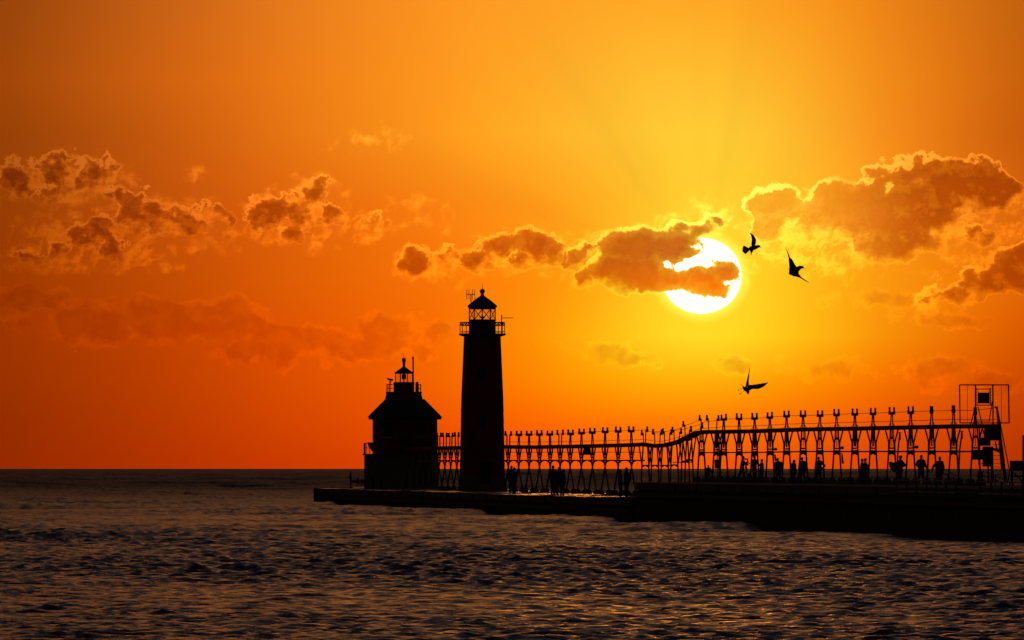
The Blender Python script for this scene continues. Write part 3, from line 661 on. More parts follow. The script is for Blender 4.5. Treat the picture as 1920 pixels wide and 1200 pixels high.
p0 = CP(1263, 0); p0.z = ZL
rw = thing('catwalk', p0, 'sloping catwalk section stepping down between the high and the low stretches', 'catwalk')
for x, one, yt, po in ((1210, 1, 799.2, False), (1207, -1, 806, True), (1228, -1, 805, False), (1237, 1, 805.5, True), (1246.5, -1, 803, False), (1255, 1, 805, True), (1264.5, -1, 799.5, False), (1273.5, 1, 803.3, True), (1285, -1, 790, False), (1292, 1, 799.2, False)):
    node(x, rw, 'ramp', one=one, ytop=yt, postonly=po)
walkway(1207, 1305.6, rw)
m = MB()
for x0, y0 in ((1283,823.5),(1288,822),(1294,818),(1300,814.5),(1308,811.5)):
    m.bar(CP(x0-3, y0+2), CP(x0+7, y0+1.5), .3, .13)
m.build('stair_tread', 'wood', rw)
straight(rw, [1205, 1262], lambda x: 872.5, .06, .06, 'tie_rail'); straight(rw, [1262, 1298], lambda x: 867, .06, .06, 'tie_rail')
wire(rw, [1210,1237,1255,1273.5,1292,1313], [808,809,808,806,802,795]); wire(rw, [1228,1246.5,1264.5,1285,1315], [812,809,806,798,786])
wire(rw, [1210,1237,1264,1290,1318], [824,828,822,812,801])

p0 = CP(1080, 0); p0.z = ZL
lw = thing('catwalk', p0, 'low catwalk on crossed legs and arched braces between the lighthouse and the ramp', 'catwalk')
LOW = [953,972.5,992,1011.5,1031.5,1050.3,1069,1090,1111,1134.5,1159,1184]
for x in LOW: node(x, lw, 'low', sep=(2.6 if x in (953,1050.3) else 0.), hw=(5.2 if x in (953,1050.3) else 4.3))
walkway(947, 1206.8, lw)
straight(lw, [947]+LOW[1:]+[1208], lambda x: 863.2, .09, .1, 'lower_rail'); straight(lw, [950, 1208], lambda x: 847.8, .045, .04, 'tie_rail')
wx = LOW+[1208]; wire(lw, wx, [ip(x, STUB)+6.8 for x in wx]); wire(lw, wx, [ip(x, TOP)-7 for x in wx])
p0 = CP(800, 0); p0.z = ZL
ow = thing('catwalk', p0, 'short far catwalk stretch joining the lighthouse to the house shaped light', 'catwalk')
for i, x in enumerate([766,778,790,801,812,823,834,845,856.5]):
    node(x, ow, 'low', sep=(2.0 if i % 2 else 2.6), hw=3.6, ytop=811.5+random.uniform(-1, 1))
walkway(752, 862, ow)
straight(ow, [752, 862], lambda x: 863.5, .09, .1, 'lower_rail'); straight(ow, [790, 862], lambda x: 849, .045, .04, 'tie_rail')
wire(ow, [752,790,834,862], [818.5,818,818,817.5]); wire(ow, [752,790,834,862], [831]*4, sag=.2)

# ------------------------------------------------------------------ gate, stair and fittings at the near end
Yg = depth(1845, BC); sg = Yg/F; G = lambda x, y, d=0.: W(x, y, Yg+d)
r = thing('security_gate', G(1845, 795), 'wide square steel gate frame standing on the end of the high catwalk', 'gate')
m = MB()
for a, b, w in (((1798.5,721.5),(1892,721.5),.06), ((1798.8,721.5),(1800.2,793),.06), ((1891,721.5),(1892.3,793),.06), ((1800,793),(1892.3,793),.06), ((1829,721.5),(1829,795),.07), ((1861.5,721.5),(1862,795),.07), ((1813.7,722),(1814,793),.022), ((1877.3,722),(1878,793),.022)):
    m.bar(G(*a), G(*b), w)
for i in range(16):
    for xx in (1800, 1890.8): m.bar(G(xx-1.2, 726+i*4.2), G(xx+1.2, 726+i*4.2), .04)
for i in range(19): m.bar(G(1802+i*4.7, 721), G(1802+i*4.7, 723.2), .035)
m.build('outer_frame', 'steel', r)
m = MB()
for a, b, w in (((1830,727),(1830,760),.06), ((1857,727),(1857.4,760),.05), ((1830,729.5),(1857,729.5),.05), ((1830,759.6),(1859,759.6),.05), ((1860.5,752),(1855,789),.05), ((1829,789.5),(1858,789.5),.05)): m.bar(G(*a, -.2), G(*b, -.2), w)
m.build('gate_leaf', 'steel', r)
q = [G(1834,756.3,-.3), G(1854.6,756.3,-.3), G(1854.6,756.3,-.24), G(1834,756.3,-.24)]; q2 = [G(1834,736,-.3), G(1854.6,736,-.3), G(1854.6,736,-.24), G(1834,736,-.24)]
MB().prism(q, q2).build('sign_board', 'black', r)
m = MB().bar(G(1833.6,758), G(1833.6,730), .03); m.bar(G(1855,758), G(1855,730), .03); m.build('sign_bracket', 'steel', r)

r = thing('staircase', G(1868, 905), 'steep open steel stair climbing to the right end of the high catwalk', 'stairs')
for a, b in (((1872.5,796),(1886,906)), ((1859,845),(1861,906))):
    MB().bar(G(*a, -.5), G(*b, -.5), .1, .16).build('stringer', 'steel', r)
MB().bar(G(1872.5,798,.3), G(1880,880,.3), .1, .18).build('stringer', 'steel', r)
for a, b in (((1870,765),(1893,884)), ((1872,775),(1874,800)), ((1893,884),(1889,905))): MB().bar(G(*a, -.5), G(*b, -.5), .055).build('handrail', 'steel', r)
for i, y in enumerate((833.5, 840.5, 854.5, 861.5, 869.3, 875.5, 883, 890)):
    MB().box(G(1870.5+i*.7, y), 19*sg, .5, .9*sg).build('tread', 'steel', r)
m = MB().prism([G(1861,844), G(1877,850), G(1877,850,.8), G(1861,844,.8)], [G(1861,840), G(1877,842.5), G(1877,842.5,.8), G(1861,840,.8)]); m.build('landing', 'steel', r)
m = MB().bar(G(1836,803), G(1838,905), .07); m.bar(G(1842,802), G(1848,826), .06); m.bar(G(1852,862), G(1854,906), .08); m.bar(G(1866,827), G(1870,845), .07); m.bar(G(1833,846), G(1840,906), .06)
m.bar(G(1834,869), G(1846,869), .03); m.bar(G(1836,818), G(1847,818), .03); m.bar(G(1836,812), G(1847,812), .03)
m.build('support_leg', 'steel', r)
def cabinet(x0, y0, x1, y1, d, label, cat='cabinet', name='equipment_cabinet', group=None, dep=.4, mt='steel'):
    r = thing(name, G((x0+x1)/2, y1, d), label, cat, group)
    MB().box(G((x0+x1)/2, (y0+y1)/2, d), (x1-x0)*sg, dep, (y1-y0)*sg).build('cabinet_body', mt, r)
    MB().box(G((x0+x1)/2, (y0+y1)/2, d-dep/2-.012), (x1-x0)*sg*.84, .02, (y1-y0)*sg*.84).build('cabinet_door', 'galv', r)
    MB().box(G((x0+x1)/2, y0-.4, d), (x1-x0)*sg*1.03, dep*1.1, .8*sg).build('cabinet_lid', mt, r)
cabinet(1845.5, 802.5, 1872.8, 826, -.7, 'largest dark cabinet hung directly under the right end of the catwalk walkway')
cabinet(1838, 821, 1857, 836, -.2, 'small dark cabinet just below and left of the largest one under the catwalk end')
cabinet(1821.5, 844, 1846, 862, -.9, 'wide low dark cabinet fixed across the last trestle at tie rail height')
cabinet(1842.5, 838, 1862, 875, -.3, 'tall dark cabinet standing beside the stair treads at the catwalk end')
cabinet(1895, 864.5, 1922, 883, -2, 'plain dark box shaped hut at the right edge of the photo on the pier', 'hut', 'utility_hut', dep=1.6, mt='conc')
r = thing('hut_support', G(1908, 905, -2), 'shadowed steel stand carrying the box shaped hut at the right edge', 'stand')
m = MB()
for x in (1897, 1920): m.bar(G(x, 883, -2.6), G(x, 908, -2.6), .1)
m.bar(G(1896, 893, -2.6), G(1921, 893, -2.6), .08); m.bar(G(1897, 883, -2.6), G(1920, 906, -2.6), .06); m.build('leg_frame', 'steel', r)
r = thing('post', G(1919, 905, -3), 'tall square post cut by the right edge of the photo', 'post'); MB().bar(G(1920, 908, -3), G(1920, 817, -3), .16).build('shaft', 'steel', r); MB().box(G(1920, 816.5, -3), .2, .2, .04).build('post_cap', 'steel', r)

def lamp_post(xb, yb, xt, yt, label):
    Y = depth(xb, BC)-1.2; s = Y/F; r = thing('pier_lamp', W(xb, HZ+(H-ZR)/s, Y), label, 'lamp', 'box lamps on slanting poles beside the trestles')
    MB().bar(W(xb, HZ+(H-ZR)/s, Y), W(xb+.4*(xt-xb), 846, Y), .09).bar(W(xb+.4*(xt-xb), 846, Y), W(xt, yt, Y), .08).build('pole', 'steel', r)
    m = MB(); m.prism([W(xt-2, yt+6, Y-.1), W(xt+2.8, yt+7.5, Y-.1), W(xt+2.8, yt+7.5, Y+.1), W(xt-2, yt+6, Y+.1)], [W(xt-1.2, yt-6, Y-.1), W(xt+2.2, yt-6, Y-.1), W(xt+2.2, yt-6, Y+.1), W(xt-1.2, yt-6, Y+.1)]); m.build('lamp_housing', 'steel', r)
    MB().box(W(xt+.6, yt-7, Y), .16, .2, .05).build('lamp_hood', 'steel', r)
lamp_post(1681.5, 905, 1686.5, 818, 'box lamp on a pole beside the trestle above the person holding out a cloth')
lamp_post(1738.5, 905, 1744.3, 818, 'box lamp on a pole close to the person in shorts')
lamp_post(1796.5, 905, 1803, 816, 'rightmost box lamp on a pole, between the last two trestles before the gate')
def hang(x0, y0, y1, w, label, cat, name):
    Y = depth(x0, BC)-.7; s = Y/F; r = thing(name, W(x0, y1, Y), label, cat)
    MB().capsule(W(x0, y0+w, Y), W(x0+1.5, y1-w, Y), w*s*.7, w*s, 8, m=2).build('bundle', 'cloth', r, smooth=True)
    MB().bar(W(x0-2, y0-1, Y), W(x0, y0+w, Y), .03).build('strap', 'rope', r)
hang(1578.8, 850, 870, 2., 'long thin dark bag hanging on a trestle leg with nobody below it', 'bag', 'hanging_bag')
hang(1453, 851, 865, 2.2, 'dark bundle tied to the trestle leg above the person in the wide jacket', 'bundle', 'hanging_bundle')
for x, y, lb in ((1452, 842.5, 'small floodlight on the trestle leg above the tied bundle'), (1577, 840, 'small floodlight on the trestle leg above the long hanging bag'), (1716.5, 838.5, 'small floodlight on the trestle leg above the person in shorts')):
    Y = depth(x, BC)-.6; r = thing('floodlight', W(x, y, Y), lb, 'floodlight', 'small floodlights clamped to trestle legs')
    MB().capsule(W(x-2, y, Y), W(x+2.5, y-.3, Y), .05, .1, 8).build('lamp_head', 'steel', r, smooth=True); MB().bar(W(x-4, y+4, Y), W(x-.5, y+.5, Y), .05).build('bracket', 'steel', r)
# life ring station by the first high trestle
Y = depth(1345, BC)-1; s = Y/F
r = thing('life_ring_station', W(1345, 907, Y), 'box on a pole with round fittings above, beside the first tall trestle', 'rescue station')
MB().bar(W(1345.2, HZ+(H-ZR)/s, Y), W(1344.6, 830, Y), .06).build('pole', 'steel', r)
MB().box(W(1344.5, 870, Y-.1), 9.5*s, .25, 17*s).build('box', 'steel', r)
MB().capsule(W(1344.5, 833, Y), W(1344.5, 836, Y), 2.*s, 1.6*s, 8).build('globe', 'steel', r, smooth=True)
MB().bar(W(1349.5, HZ+(H-ZR)/s, Y), W(1349, 843, Y), 4.*s).build('side_post', 'steel', r)
Y = depth(1100, BC)-.4; s = Y/F
r = thing('notice_board', W(1100.5, 853, Y), 'square dark board hung between two trestles of the low catwalk', 'sign')
MB().box(W(1100.5, 845.5, Y), 12.5*s, .06, 15*s).build('board', 'black', r); MB().bar(W(1096, 838, Y), W(1096, 834, Y), .04).bar(W(1105, 838, Y), W(1105, 834, Y), .04).build('hanger', 'steel', r)

# railings on the wall edge, lower right
def rail(x0, x1, yt0, yt1, yl0, yl1, n, label):
    b = 60.6; PT = lambda x, y: W(x, y, depth(x, b))
    r = thing('guard_railing', PT((x0+x1)/2, yl1), label, 'railing', 'flat topped railings along the pier edge')
    f = lambda t, a, c: a+(c-a)*t
    for i in range(n):
        t0, t1 = i/n+.012, (i+1)/n-.02
        xa, xb = f(t0, x0, x1), f(t1, x0, x1); m = MB()
        for ya, yb, w, h in ((yt0, yt1, .22, .05), ((yt0*.6+yl0*.4), (yt1*.6+yl1*.4), .07, .05), (yl0, yl1, .2, .05)):
            m.bar(PT(xa, f(t0, ya, yb)), PT(xb, f(t1, ya, yb)), w, h)
        m.build('rail_panel', 'white', r)
    for i in range(n+1):
        t = i/n; x = f(t, x0, x1); MB().bar(PT(x, f(t, yl0, yl1)+7), PT(x, f(t, yt0, yt1)-.2), .09).build('post', 'steel', r)
rail(1682, 1793, 900.2, 902.2, 921.3, 924, 6, 'flat topped railing in front of the three people nearest the stair')
rail(1838, 1918, 903, 904.3, 925.5, 928, 4, 'flat topped railing at the right edge below the box shaped hut')
def srail(pts, label):
    Y = depth(1790, 62.5); r = thing('stair_handrail', W(*pts[-1], Y), label, 'handrail', 'sloping handrails')
    MB().poly([W(*p, Y) for p in pts], .03).build('top_rail', 'white', r)
    MB().poly([W(p[0]+1, p[1]+9, Y) for p in pts], .022).build('lower_rail', 'galv', r)
    for t in (0, .5, 1):
        a = W(*pts[0], Y).lerp(W(*pts[-1], Y), t); MB().bar(a, a-Vector((0,0,1.0)), .05).build('baluster', 'galv', r)
srail([(1760,877.8),(1768,878.3),(1790,890),(1817,904.5)], 'sloping handrail running down from beside the person in the cap')
srail([(1840,883),(1862,889.5),(1893,903.5)], 'sloping handrail in front of the open stair')
r = thing('concrete_block', W(674, 905, 893), 'low dark concrete block on the pier end left of the house', 'block')
m = MB().prism([W(655,905,892), W(696,907,890), W(696,907,895), W(655,905,896)], [W(658,901,892), W(695,899,890), W(695,899,895), W(658,901,896)]); m.build('block_body', 'conc', r)

# ------------------------------------------------------------------ people
def person(x, ytop, yfoot, Y, label, la=None, ra=None, legs=None, face=(0,-1), lean=0., bulk=1., coat='cloth', low='denim', hat=None, skirt=0., shorts=False, longhair=False, headd=0., hood=False):
    """la/ra: (elbow, wrist) as (dx, dy, z) fractions of height; legs: [(knee),(ankle)] per side."""
    h = (yfoot-ytop)/F*Y; base = W(x, yfoot, Y)
    r = thing('person', base, label, 'person', 'people on the pier')
    f = Vector((face[0], face[1], 0)).normalized(); rt = Vector((-f.y, f.x, 0))
    if abs(rt.x) > .01 and rt.x < 0: rt = -rt       # rt points to image right
    V = lambda a, b, z: base+Vector((a*h, b*h, z*h))
    S = lambda k, z, fw=0.: base+rt*(k*h)+f*(fw*h)+Vector((lean*max(0, z-.5)*h, 0, z*h))
    up = .25*lean
    hip = [S(-.052, .50), S(.052, .50)]; sh = [S(-.098, .80), S(.098, .80)]
    kn = [S(-.058, .275, .015), S(.058, .275, .015)]; an = [S(-.062, .045), S(.062, .045)]
    if legs:
        kn = [V(*legs[0][0]), V(*legs[1][0])]; an = [V(*legs[0][1]), V(*legs[1][1])]
    el_ = [S(-.135, .63), S(.135, .63)]; wr = [S(-.13, .49, .04), S(.13, .49, .04)]
    for i, a in enumerate((la, ra)):
        if a: el_[i] = V(*a[0]); wr[i] = V(*a[1])
    nk, hb, hc = S(0, .845), S(headd*.5, .885, .005), S(headd, .93, .012)
    ht = h
    b = MB()
    b.capsule(S(0, .52), S(0, .64), .082*h, .072*h, 12, (f, .72)); b.capsule(S(0, .66), S(0, .76), .075*h, .088*h, 12, (f, .66))
    b.capsule(sh[0]+(sh[1]-sh[0])*.12, sh[1]-(sh[1]-sh[0])*.12, .045*h, .045*h, 10)
    b.capsule(S(0, .80), hb, .036*h, .031*h, 10)
    b.capsule(S(headd, .910, .006), S(headd, .950, .004), .047*h, .050*h, 12, (rt, .9))
    b.capsule(S(headd, .888, .03), S(headd, .893, .036), .022*h, .019*h, 8)     # jaw
    b.capsule(S(headd, .925, .050), S(headd, .915, .058), .006*h, .008*h, 6)      # nose
    b.capsule(S(headd-.042, .925), S(headd-.043, .915), .008*h, .007*h, 6); b.capsule(S(headd+.042, .925), S(headd+.043, .915), .008*h, .007*h, 6)
    for i in (0, 1):
        b.capsule(hip[i], kn[i], .052*h, .034*h); b.capsule(kn[i], an[i], .033*h, .022*h)
        b.capsule(an[i]-Vector((0,0,.02*h)), an[i]+f*.085*h-Vector((0,0,.027*h)), .021*h, .018*h)
        b.capsule(sh[i], el_[i], .030*h, .024*h); b.capsule(el_[i], wr[i], .024*h, .016*h)
        d = (wr[i]-el_[i]).normalized(); sd = d.cross(f); sd = sd.normalized() if sd.length > .1 else rt
        pm = wr[i]+d*.045*h
        b.capsule(wr[i]+d*.01*h, pm, .015*h, .020*h, 8, (d.cross(sd).normalized(), .55))
        for k, ln in ((-1.5,.034),(-.5,.043),(.5,.045),(1.5,.038)):
            a0 = pm+sd*k*.0105*h+d*.01*h; a1 = a0+d*ln*.55*h+sd*k*.001*h; a2 = a1+(d*.75+f*.6).normalized()*ln*.5*h
            b.capsule(a0, a1, .0058*h, .0054*h, 6, m=2); b.capsule(a1, a2, .0054*h, .0045*h, 6, m=2)
        t0 = wr[i]+d*.015*h+sd*.012*h*(1 if i else -1); t1 = t0+(d*.7+sd*(.8 if i else -.8)).normalized()*.022*h; b.capsule(t0, t1, .0065*h, .0058*h, 6, m=2); b.capsule(t1, t1+d*.018*h, .0058*h, .005*h, 6, m=2)
    b.build('body', 'skin', r, remesh=.011)
    j = MB(); k = bulk*1.07
    j.capsule(S(0, .50 if k > 1 else .53), S(0, .64), .092*h*k, .082*h*k, 12, (f, .78)); j.capsule(S(0, .62), S(0, .745), .088*h*k, .088*h*(k+1)/2, 12, (f, .74))
    j.capsule(sh[0]+(sh[1]-sh[0])*.05, sh[1]-(sh[1]-sh[0])*.05, .046*h*(k+1)/2, .046*h*(k+1)/2, 10); j.capsule(S(0, .80), S(0, .845), .055*h, .042*h, 10)
    for i in (0, 1):
        j.capsule(sh[i].lerp(S(0, .80), .2), S(headd*.3, .85), .045*h, .036*h)
        j.capsule(sh[i], el_[i], .040*h*k, .033*h*k); j.capsule(el_[i], el_[i].lerp(wr[i], .85), .033*h*k, .024*h*k)
    if hood: j.capsule(S(0, .86), S(headd, .94, -.01), .05*h, .054*h, 12)
    j.build('jacket', coat, r, remesh=.02)
    l = MB(); l.capsule(S(-.02, .52), S(.02, .52), .085*h, .085*h, 12, (f, .8))
    for i in (0, 1):
        if shorts: l.capsule(hip[i], hip[i].lerp(kn[i], .95), .062*h, .055*h)
        else: l.capsule(hip[i], kn[i], .060*h, .042*h); l.capsule(kn[i], kn[i].lerp(an[i], .93), .042*h, .036*h)
    if skirt: l.capsule(S(0, .5), S(0, .5-skirt), .09*h, .11*h, 12, (f, .8))
    l.build('shorts' if shorts else 'trousers', low, r, remesh=.02)
    sb = MB()
    for i in (0, 1): sb.capsule(an[i]-f*.012*h-Vector((0,0,.024*h)), an[i]+f*.09*h-Vector((0,0,.028*h)), .024*h, .021*h, 8, (Vector((0,0,1)), .8))
    sb.build('shoes', 'black', r, smooth=True)
    hm = MB(); hm.capsule(S(headd, .94, -.012), S(headd, .952, -.002), .054*h, .052*h, 12, (rt, .92))
    if longhair: hm.capsule(S(headd, .94, -.02), S(headd*.6, .83, -.035), .045*h, .04*h, 10)
    hm.build('hair', 'hair', r, remesh=.014)
    if hat:
        c = MB(); c.capsule(S(headd, .955), S(headd, .968), .051*h, .046*h, 12); c.capsule(S(headd, .955, .05), S(headd, .95, .085), .028*h, .024*h, 8, (Vector((0,0,1)), .25)); c.build('cap', hat, r, smooth=True)
    return r, h, base
PB = 68.0
def PY(x, b=PB): return depth(x, b)
def FY(x, b=PB): return HZ+(H-ZR)*F/depth(x, b)
# raised pier, left to right
x = 1328; person(x, 871.5, FY(x)+.5, PY(x), 'person in a blue grey shirt under the first high trestles, leftmost on the raised pier', ra=((.17,0,.6),(.22,-.02,.42)), face=(.2,1), coat='shirt', bulk=1.12, legs=[((-.11,-.12,.26),(-.06,-.16,.045)),((.09,-.14,.26),(.08,-.16,.045))])
x = 1391
pr, h, bs = person(x, 854.5, FY(x), PY(x), 'person bending forward to hold up a camera on a tripod', la=((.02,-.1,.69),(.17,-.06,.74)), ra=((.17,0,.66),(.24,0,.70)), face=(1,-.3), lean=.10, headd=.0, bulk=1.15, low='cloth', legs=[((-.10,0,.25),(-.15,0,.045)),((.10,0,.26),(.13,0,.045))])
Y = PY(1391); sy = Y/F
r = thing('tripod', W(1402, FY(1391), Y-.3), 'camera tripod with an angled head held by the bending person', 'tripod')
for a, b in (((1401.3,864),(1398.2,868)), ((1398,868),(1407,905)), ((1397.8,868),(1396.5,905.5)), ((1398,868),(1402,906))):
    MB().tube(W(*a, Y-.3), W(*b, Y-.3), .028, .018, 6).build('leg', 'black', r)
r = thing('camera', W(1399, 861, Y-.3), 'camera with a long lens raised to the face of the bending person', 'camera')
MB().box(W(1397.5, 860.8, Y-.3), .14, .12, .1).build('camera_body', 'black', r); MB().tube(W(1398, 860.6, Y-.3), W(1402.6, 860.6, Y-.3), .035, .045, 10).build('lens', 'black', r); MB().tube(W(1402, 861, Y-.3), W(1400.6, 871, Y-.3), .045, .04, 8).build('grip', 'black', r)
x = 1414.5; person(x, 853, FY(x), PY(x), 'tall person holding out a hand to the shorter one on the right', ra=((.15,-.03,.66),(.25,-.02,.58)), face=(.9,-.6), bulk=1.12, coat='cloth', low='cloth')
r = thing('backpack', W(1405, 900, PY(1405)), 'dark backpack set down on the pier between the photographer and the tall person', 'backpack')
MB().capsule(W(1404.5, 897, PY(1405)), W(1406, 889.5, PY(1405)), .13, .12, 10).build('pack_body', 'cloth2', r, smooth=True); MB().capsule(W(1408, 897, PY(1405)-.1), W(1408.4, 892, PY(1405)-.1), .06, .06, 8).build('side_pocket', 'cloth', r, smooth=True); MB().box(W(1405, 902, PY(1405)), .34, .3, .3).build('base_case', 'cloth', r)
x = 1428.5; person(x, 860.5, FY(x), PY(x), 'short person standing beside the tall one with arms at the sides', face=(-1,-.4), coat='tan', bulk=1.05)
x = 1459.5; person(x, 858.5, FY(x), PY(x), 'person in a very wide jacket standing alone under the tied bundle', face=(-.4,1), bulk=1.5, low='cloth', lean=.0, headd=-.03)
x = 1487.5; person(x, 861.8, FY(x), PY(x), 'round shouldered person with long hair, left one of the close pair with bowed head', face=(.8,.6), bulk=1.5, longhair=True, low='cloth', headd=.06)
x = 1505; person(x, 857, FY(x), PY(x), 'broad person with bare head, right one of the close pair', face=(-.3,1), bulk=1.35, headd=-.03, low='cloth')
x = 1535.5; person(x, 856, FY(x), PY(x), 'person standing alone with one hand on the hip, right of the close pair', ra=((.21,0,.66),(.12,0,.56)), face=(-.4,1), bulk=1.2, low='cloth', headd=-.01)
x = 1616.5; person(x, 859.8, FY(x), PY(x), 'left person of the embracing couple, in a long coat', ra=((.1,-.08,.66),(.16,-.12,.7)), face=(1,.1), bulk=1.2, skirt=.22, headd=.03, low='cloth')
x = 1622.5; person(x, 858.7, FY(x), PY(x)+.3, 'right person of the embracing couple, leaning back slightly', la=((-.1,-.08,.68),(-.16,-.1,.66)), ra=((.13,.05,.64),(.12,0,.5)), face=(-1,-.1), bulk=1.1, low='cloth', legs=[((-.02,0,.26),(-.04,0,.045)),((.08,0,.26),(.12,0,.045))])
x = 1688.5; person(x, 853.8, FY(x), PY(x), 'person near the railing holding a large cloth out to the left', la=((-.14,0,.72),(-.24,0,.74)), ra=((.16,0,.66),(.05,-.05,.62)), face=(-1,.5), bulk=1.1, low='cloth')
Yc = PY(1688)-.1
r = thing('blanket', W(1676, 884, Yc), 'large dark cloth held out and flapping beside the person near the railing', 'blanket')
m = MB(); vs = []; fs = []
edge_t = [(1667,865.5),(1672,866),(1677,867.5),(1682,868),(1687,866)]; edge_b = [(1667.3,874),(1670,880.5),(1675,884.5),(1681,886),(1687,884)]
for i in range(5):
    for j in range(5):
        a, b = edge_t[i], edge_b[i]; t_ = j/4; p = W(a[0]+(b[0]-a[0])*t_, a[1]+(b[1]-a[1])*t_, Yc+.12*math.sin(i*1.4+j*.8)); vs.append(p)
fs = [(i*5+j, (i+1)*5+j, (i+1)*5+j+1, i*5+j+1) for i in range(4) for j in range(4)]
n_ = len(vs); vs2 = vs+[v+Vector((0,.03,0)) for v in vs]; fs2 = fs+[tuple(k+n_ for k in f[::-1]) for f in fs]
rimi = [i*5 for i in range(5)]+[20+j for j in range(1,5)]+[i*5+4 for i in (3,2,1,0)]+[3,2,1]
fs2 += [(a, b, b+n_, a+n_) for a, b in zip(rimi, rimi[1:]+rimi[:1])]
m.add(vs2, fs2).build('cloth_sheet', 'cloth2', r, smooth=True)
x = 1727; person(x, 852.8, FY(x), PY(x), 'person in wide shorts holding a small bag in one hand', la=((-.15,0,.68),(-.09,0,.6)), ra=((.15,0,.62),(.24,0,.5)), face=(.3,-1), bulk=1.15, shorts=True, coat='cloth2', headd=.01, legs=[((-.07,0,.27),(-.09,0,.045)),((.07,0,.27),(.08,0,.045))])
Yc = PY(1727); r = thing('small_bag', W(1738.5, 880, Yc), 'small round dark bag hanging from the hand of the person in shorts', 'bag')
MB().capsule(W(1738, 877.5, Yc), W(1739, 878.5, Yc), .06, .07, 8).build('pouch', 'cloth', r, smooth=True); MB().bar(W(1737, 875, Yc), W(1738, 877, Yc), .02).build('strap', 'rope', r)
x = 1762; person(x, 856.3, FY(x), PY(x), 'stooping person in a peaked cap beside the sloping handrail', la=((-.22,0,.66),(-.27,0,.5)), ra=((.13,0,.64),(.12,0,.5)), face=(.7,-1), bulk=1.4, hat='cloth2', low='cloth')
x = 1838; person(x, 878.5, FY(x)+3, PY(x)-4, 'seated person half hidden behind the railing under the stair', face=(-.5,1), bulk=1.3, low='cloth', legs=[((-.12,-.15,.3),(-.1,-.2,.045)),((.12,-.15,.3),(.1,-.2,.045))])
# low pier
def LY(yf): return (H-ZL)*F/(yf-HZ)
for x, yt, yf, lb, kw in (
 (959, 873, 925, 'person close against the right side of the lighthouse, left of two', dict(bulk=1.25, face=(.3,1))),
 (964.5, 876, 926, 'person just right of another beside the lighthouse base', dict(bulk=1.3, face=(-.8,.3))),
 (1037, 872.5, 928, 'left and tallest person of the group of three on the low pier', dict(bulk=1.2, face=(.6,1))),
 (1048.5, 875.5, 929, 'middle person of the group of three on the low pier', dict(bulk=1.45, face=(-.3,1))),
 (1056.5, 879.5, 929, 'shortest person, right end of the group of three on the low pier', dict(bulk=1.3, face=(-1,.2))),
 (1163, 880.5, 933, 'shorter person of the pair on the low pier beside the raised wall', dict(bulk=1.1, face=(1,.3))),
 (1174.5, 876, 934, 'taller person of the pair on the low pier beside the raised wall', dict(bulk=1.25, face=(-1,.3), ra=((.14,0,.66),(.1,0,.55)))),
 (699, 885.5, 919, 'left person of two walking in front of the house shaped light', dict(face=(1,0), legs=[((-.05,0,.27),(-.11,0,.05)),((.07,0,.27),(.06,0,.045))])),
 (714.5, 886, 918.5, 'right person of two walking in front of the house shaped light', dict(face=(1,0), coat='tan', legs=[((-.04,0,.27),(-.09,0,.05)),((.08,0,.27),(.09,0,.045))]))):
    Y = LY(yf) if yf > 922 else 860.; yy = yf if yf > 922 else HZ+(H-ZL)*F/860; 
    person(x, yt+(yy-yf)*.3, yy, Y, lb, **kw)
x = 657.5; person(x, 883.5, HZ+(H-ZL-.06)*F/897, 897, 'small distant person standing at the far left end of the pier', face=(1,0), la=((-.1,0,.66),(-.14,0,.55)), ra=((.05,-.1,.6),(.1,-.1,.5)))
x = 670.5; person(x, 894.5, 912, 889.5, 'tiny person sitting low on the block at the left end of the pier', face=(.3,-1), legs=[((-.1,-.2,.3),(-.08,-.25,.05)),((.1,-.2,.3),(.08,-.25,.05))])

# ------------------------------------------------------------------ gulls
def wing(m, lead, trail, Y, th=.02):
    """lead / trail: (px, py, depth offset); the wing is a thin tapered aerofoil between them."""
    n = len(lead); L = [W(a, b, Y)+Vector((0, c, 0)) for a, b, c in lead]; T = [W(a, b, Y)+Vector((0, c, 0)) for a, b, c in trail]
    vs = []; 
    for i in range(n):
        t = th*(1-.65*i/(n-1)); nrm = (T[i]-L[i]).cross(L[min(i+1, n-1)]-L[max(i-1, 0)]); nrm = nrm.normalized() if nrm.length > 1e-6 else Vector((0,1,0))
        mid = L[i].lerp(T[i], .35)
        vs += [L[i], mid+nrm*t, T[i]+nrm*t*.35, T[i]-nrm*t*.35, mid-nrm*t]
    fs = []
    for i in range(n-1):
        for j in range(5): a = i*5+j; b = i*5+(j+1) % 5; fs.append((a, b, b+5, a+5))
    fs += [(4,3,2,1,0), tuple((n-1)*5+j for j in range(5))]
    m.add(vs, fs)
def gull(Y, body, wings, beak, label, legs=()):
    s = Y/F; c = W(body[len(body)//2][0], body[len(body)//2][1], Y)
    r = thing('gull', c, label, 'gull', 'gulls in flight'); m = MB()
    for (a, b) in zip(body[:-1], body[1:]): m.capsule(W(a[0], a[1], Y)+Vector((0,a[3] if len(a) > 3 else 0,0)), W(b[0], b[1], Y)+Vector((0,b[3] if len(b) > 3 else 0,0)), a[2]*s, b[2]*s, 10)
    for l, t, th in wings: wing(m, l, t, Y, th)
    m.build('body', 'feather', r, remesh=.007)
    bk = MB(); bk.tube(W(beak[0], beak[1], Y), W(beak[2], beak[3], Y), 1.0*s, .3*s, 8); bk.build('beak', 'beak', r)
    for (a, b, c_, d) in legs:
        MB().tube(W(a, b, Y), W(c_, d, Y), .35*s, .3*s, 6).capsule(W(c_, d, Y), W(c_+(c_-a)*.12, d+(d-b)*.12, Y), .9*s, .5*s, 6).build('leg', 'beak', r)
X8 = lambda x: 1340+x/3.333
Y8 = lambda y: 400+y/3.333
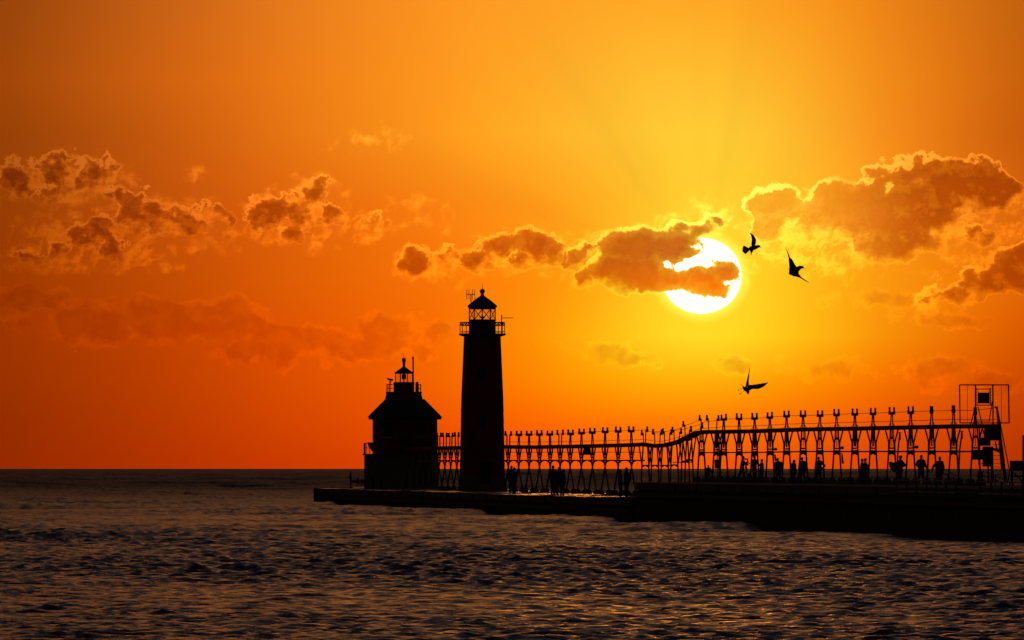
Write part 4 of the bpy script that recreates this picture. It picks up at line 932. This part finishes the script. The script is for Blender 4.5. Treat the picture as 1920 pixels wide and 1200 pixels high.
def bp(lst): return [(X8(a), Y8(b), c) for a, b, c in lst]
# upper left gull
gull(215, [(X8(213),Y8(226),2.4),(X8(228),Y8(219),4.2),(X8(245),Y8(215),4.6),(X8(260),Y8(211),3.5),(X8(272),Y8(206),2.7),(X8(277),Y8(206),2.6)],
 [(bp([(250,210,0),(259,185,-.12),(259,162,-.25),(241,137,-.4),(219,122,-.55)]), bp([(231,216,0),(228,190,-.12),(230,165,-.25),(224,145,-.4),(216,130,-.55)]), .02),
  (bp([(252,218,0),(246,228,.15),(238,240,.3),(232,259,.45)]), bp([(221,222,0),(222,234,.15),(226,246,.3),(229,258,.45)]), .02),
  (bp([(218,220,0),(207,213,0),(190,203,0),(180,200,0)]), bp([(218,232,0),(210,240,0),(198,252,0),(188,256,0)]), .015), (bp([(210,226,0),(190,222,0),(178,202,0),(174,212,0)]), bp([(210,228,0),(196,238,0),(188,254,0),(173,238,0)]), .012)],
 (X8(278),Y8(205),X8(290),Y8(215)), 'upper left gull nearest the sun, one wing raised and tail fanned')
# right gull
gull(222, [(X8(478),Y8(372),4.6),(X8(495),Y8(362),6.2),(X8(512),Y8(352),5.4),(X8(530),Y8(340),3.8),(X8(544),Y8(336),2.7),(X8(549),Y8(337),2.4)],
 [(bp([(522,345,0),(503,320,-.1),(486,290,-.2),(470,276,-.28),(458,250,-.4),(439,211,-.55)]), bp([(468,356,0),(465,330,-.1),(461,300,-.2),(460,282,-.28),(451,250,-.4),(438,215,-.55)]), .025),
  (bp([(528,350,0),(527,375,.12),(545,397,.25),(570,413,.4),(595,429,.55)]), bp([(495,385,0),(510,396,.12),(535,402,.25),(565,419,.4),(594,432,.55)]), .02),
  (bp([(500,350,0),(478,345,0),(461,344,0)]), bp([(515,395,0),(492,395,0),(470,380,0)]), .02)],
 (X8(550),Y8(337),X8(562),Y8(347)), 'right gull banking steeply with both narrow wings spread')
# lower gull
gull(212, [(X8(182),Y8(1090),2.6),(X8(192),Y8(1097),4.2),(X8(203),Y8(1102),4.6),(X8(208),Y8(1115),3.2),(X8(208),Y8(1122),2.4)],
 [(bp([(216,1078,0),(215,1050,.12),(218,1015,.25),(222,985,.38),(223,965,.5)]), bp([(192,1084,0),(198,1058,.12),(208,1020,.25),(217,985,.38),(221,968,.5)]), .02),
  (bp([(206,1072,0),(235,1070,-.12),(262,1066,-.25),(300,1060,-.4),(330,1057,-.5)]), bp([(212,1108,0),(238,1098,-.12),(272,1100,-.25),(305,1084,-.4),(329,1062,-.5)]), .02),
  (bp([(190,1088,0),(175,1076,0),(160,1055,0)]), bp([(180,1094,0),(172,1080,0),(161,1059,0)]), .015)],
 (X8(209),Y8(1122),X8(212),Y8(1133)), 'lower gull over the catwalk with trailing feet and one wing straight up', legs=[(X8(180),Y8(1090),X8(150),Y8(1104)),(X8(186),Y8(1106),X8(160),Y8(1128))])
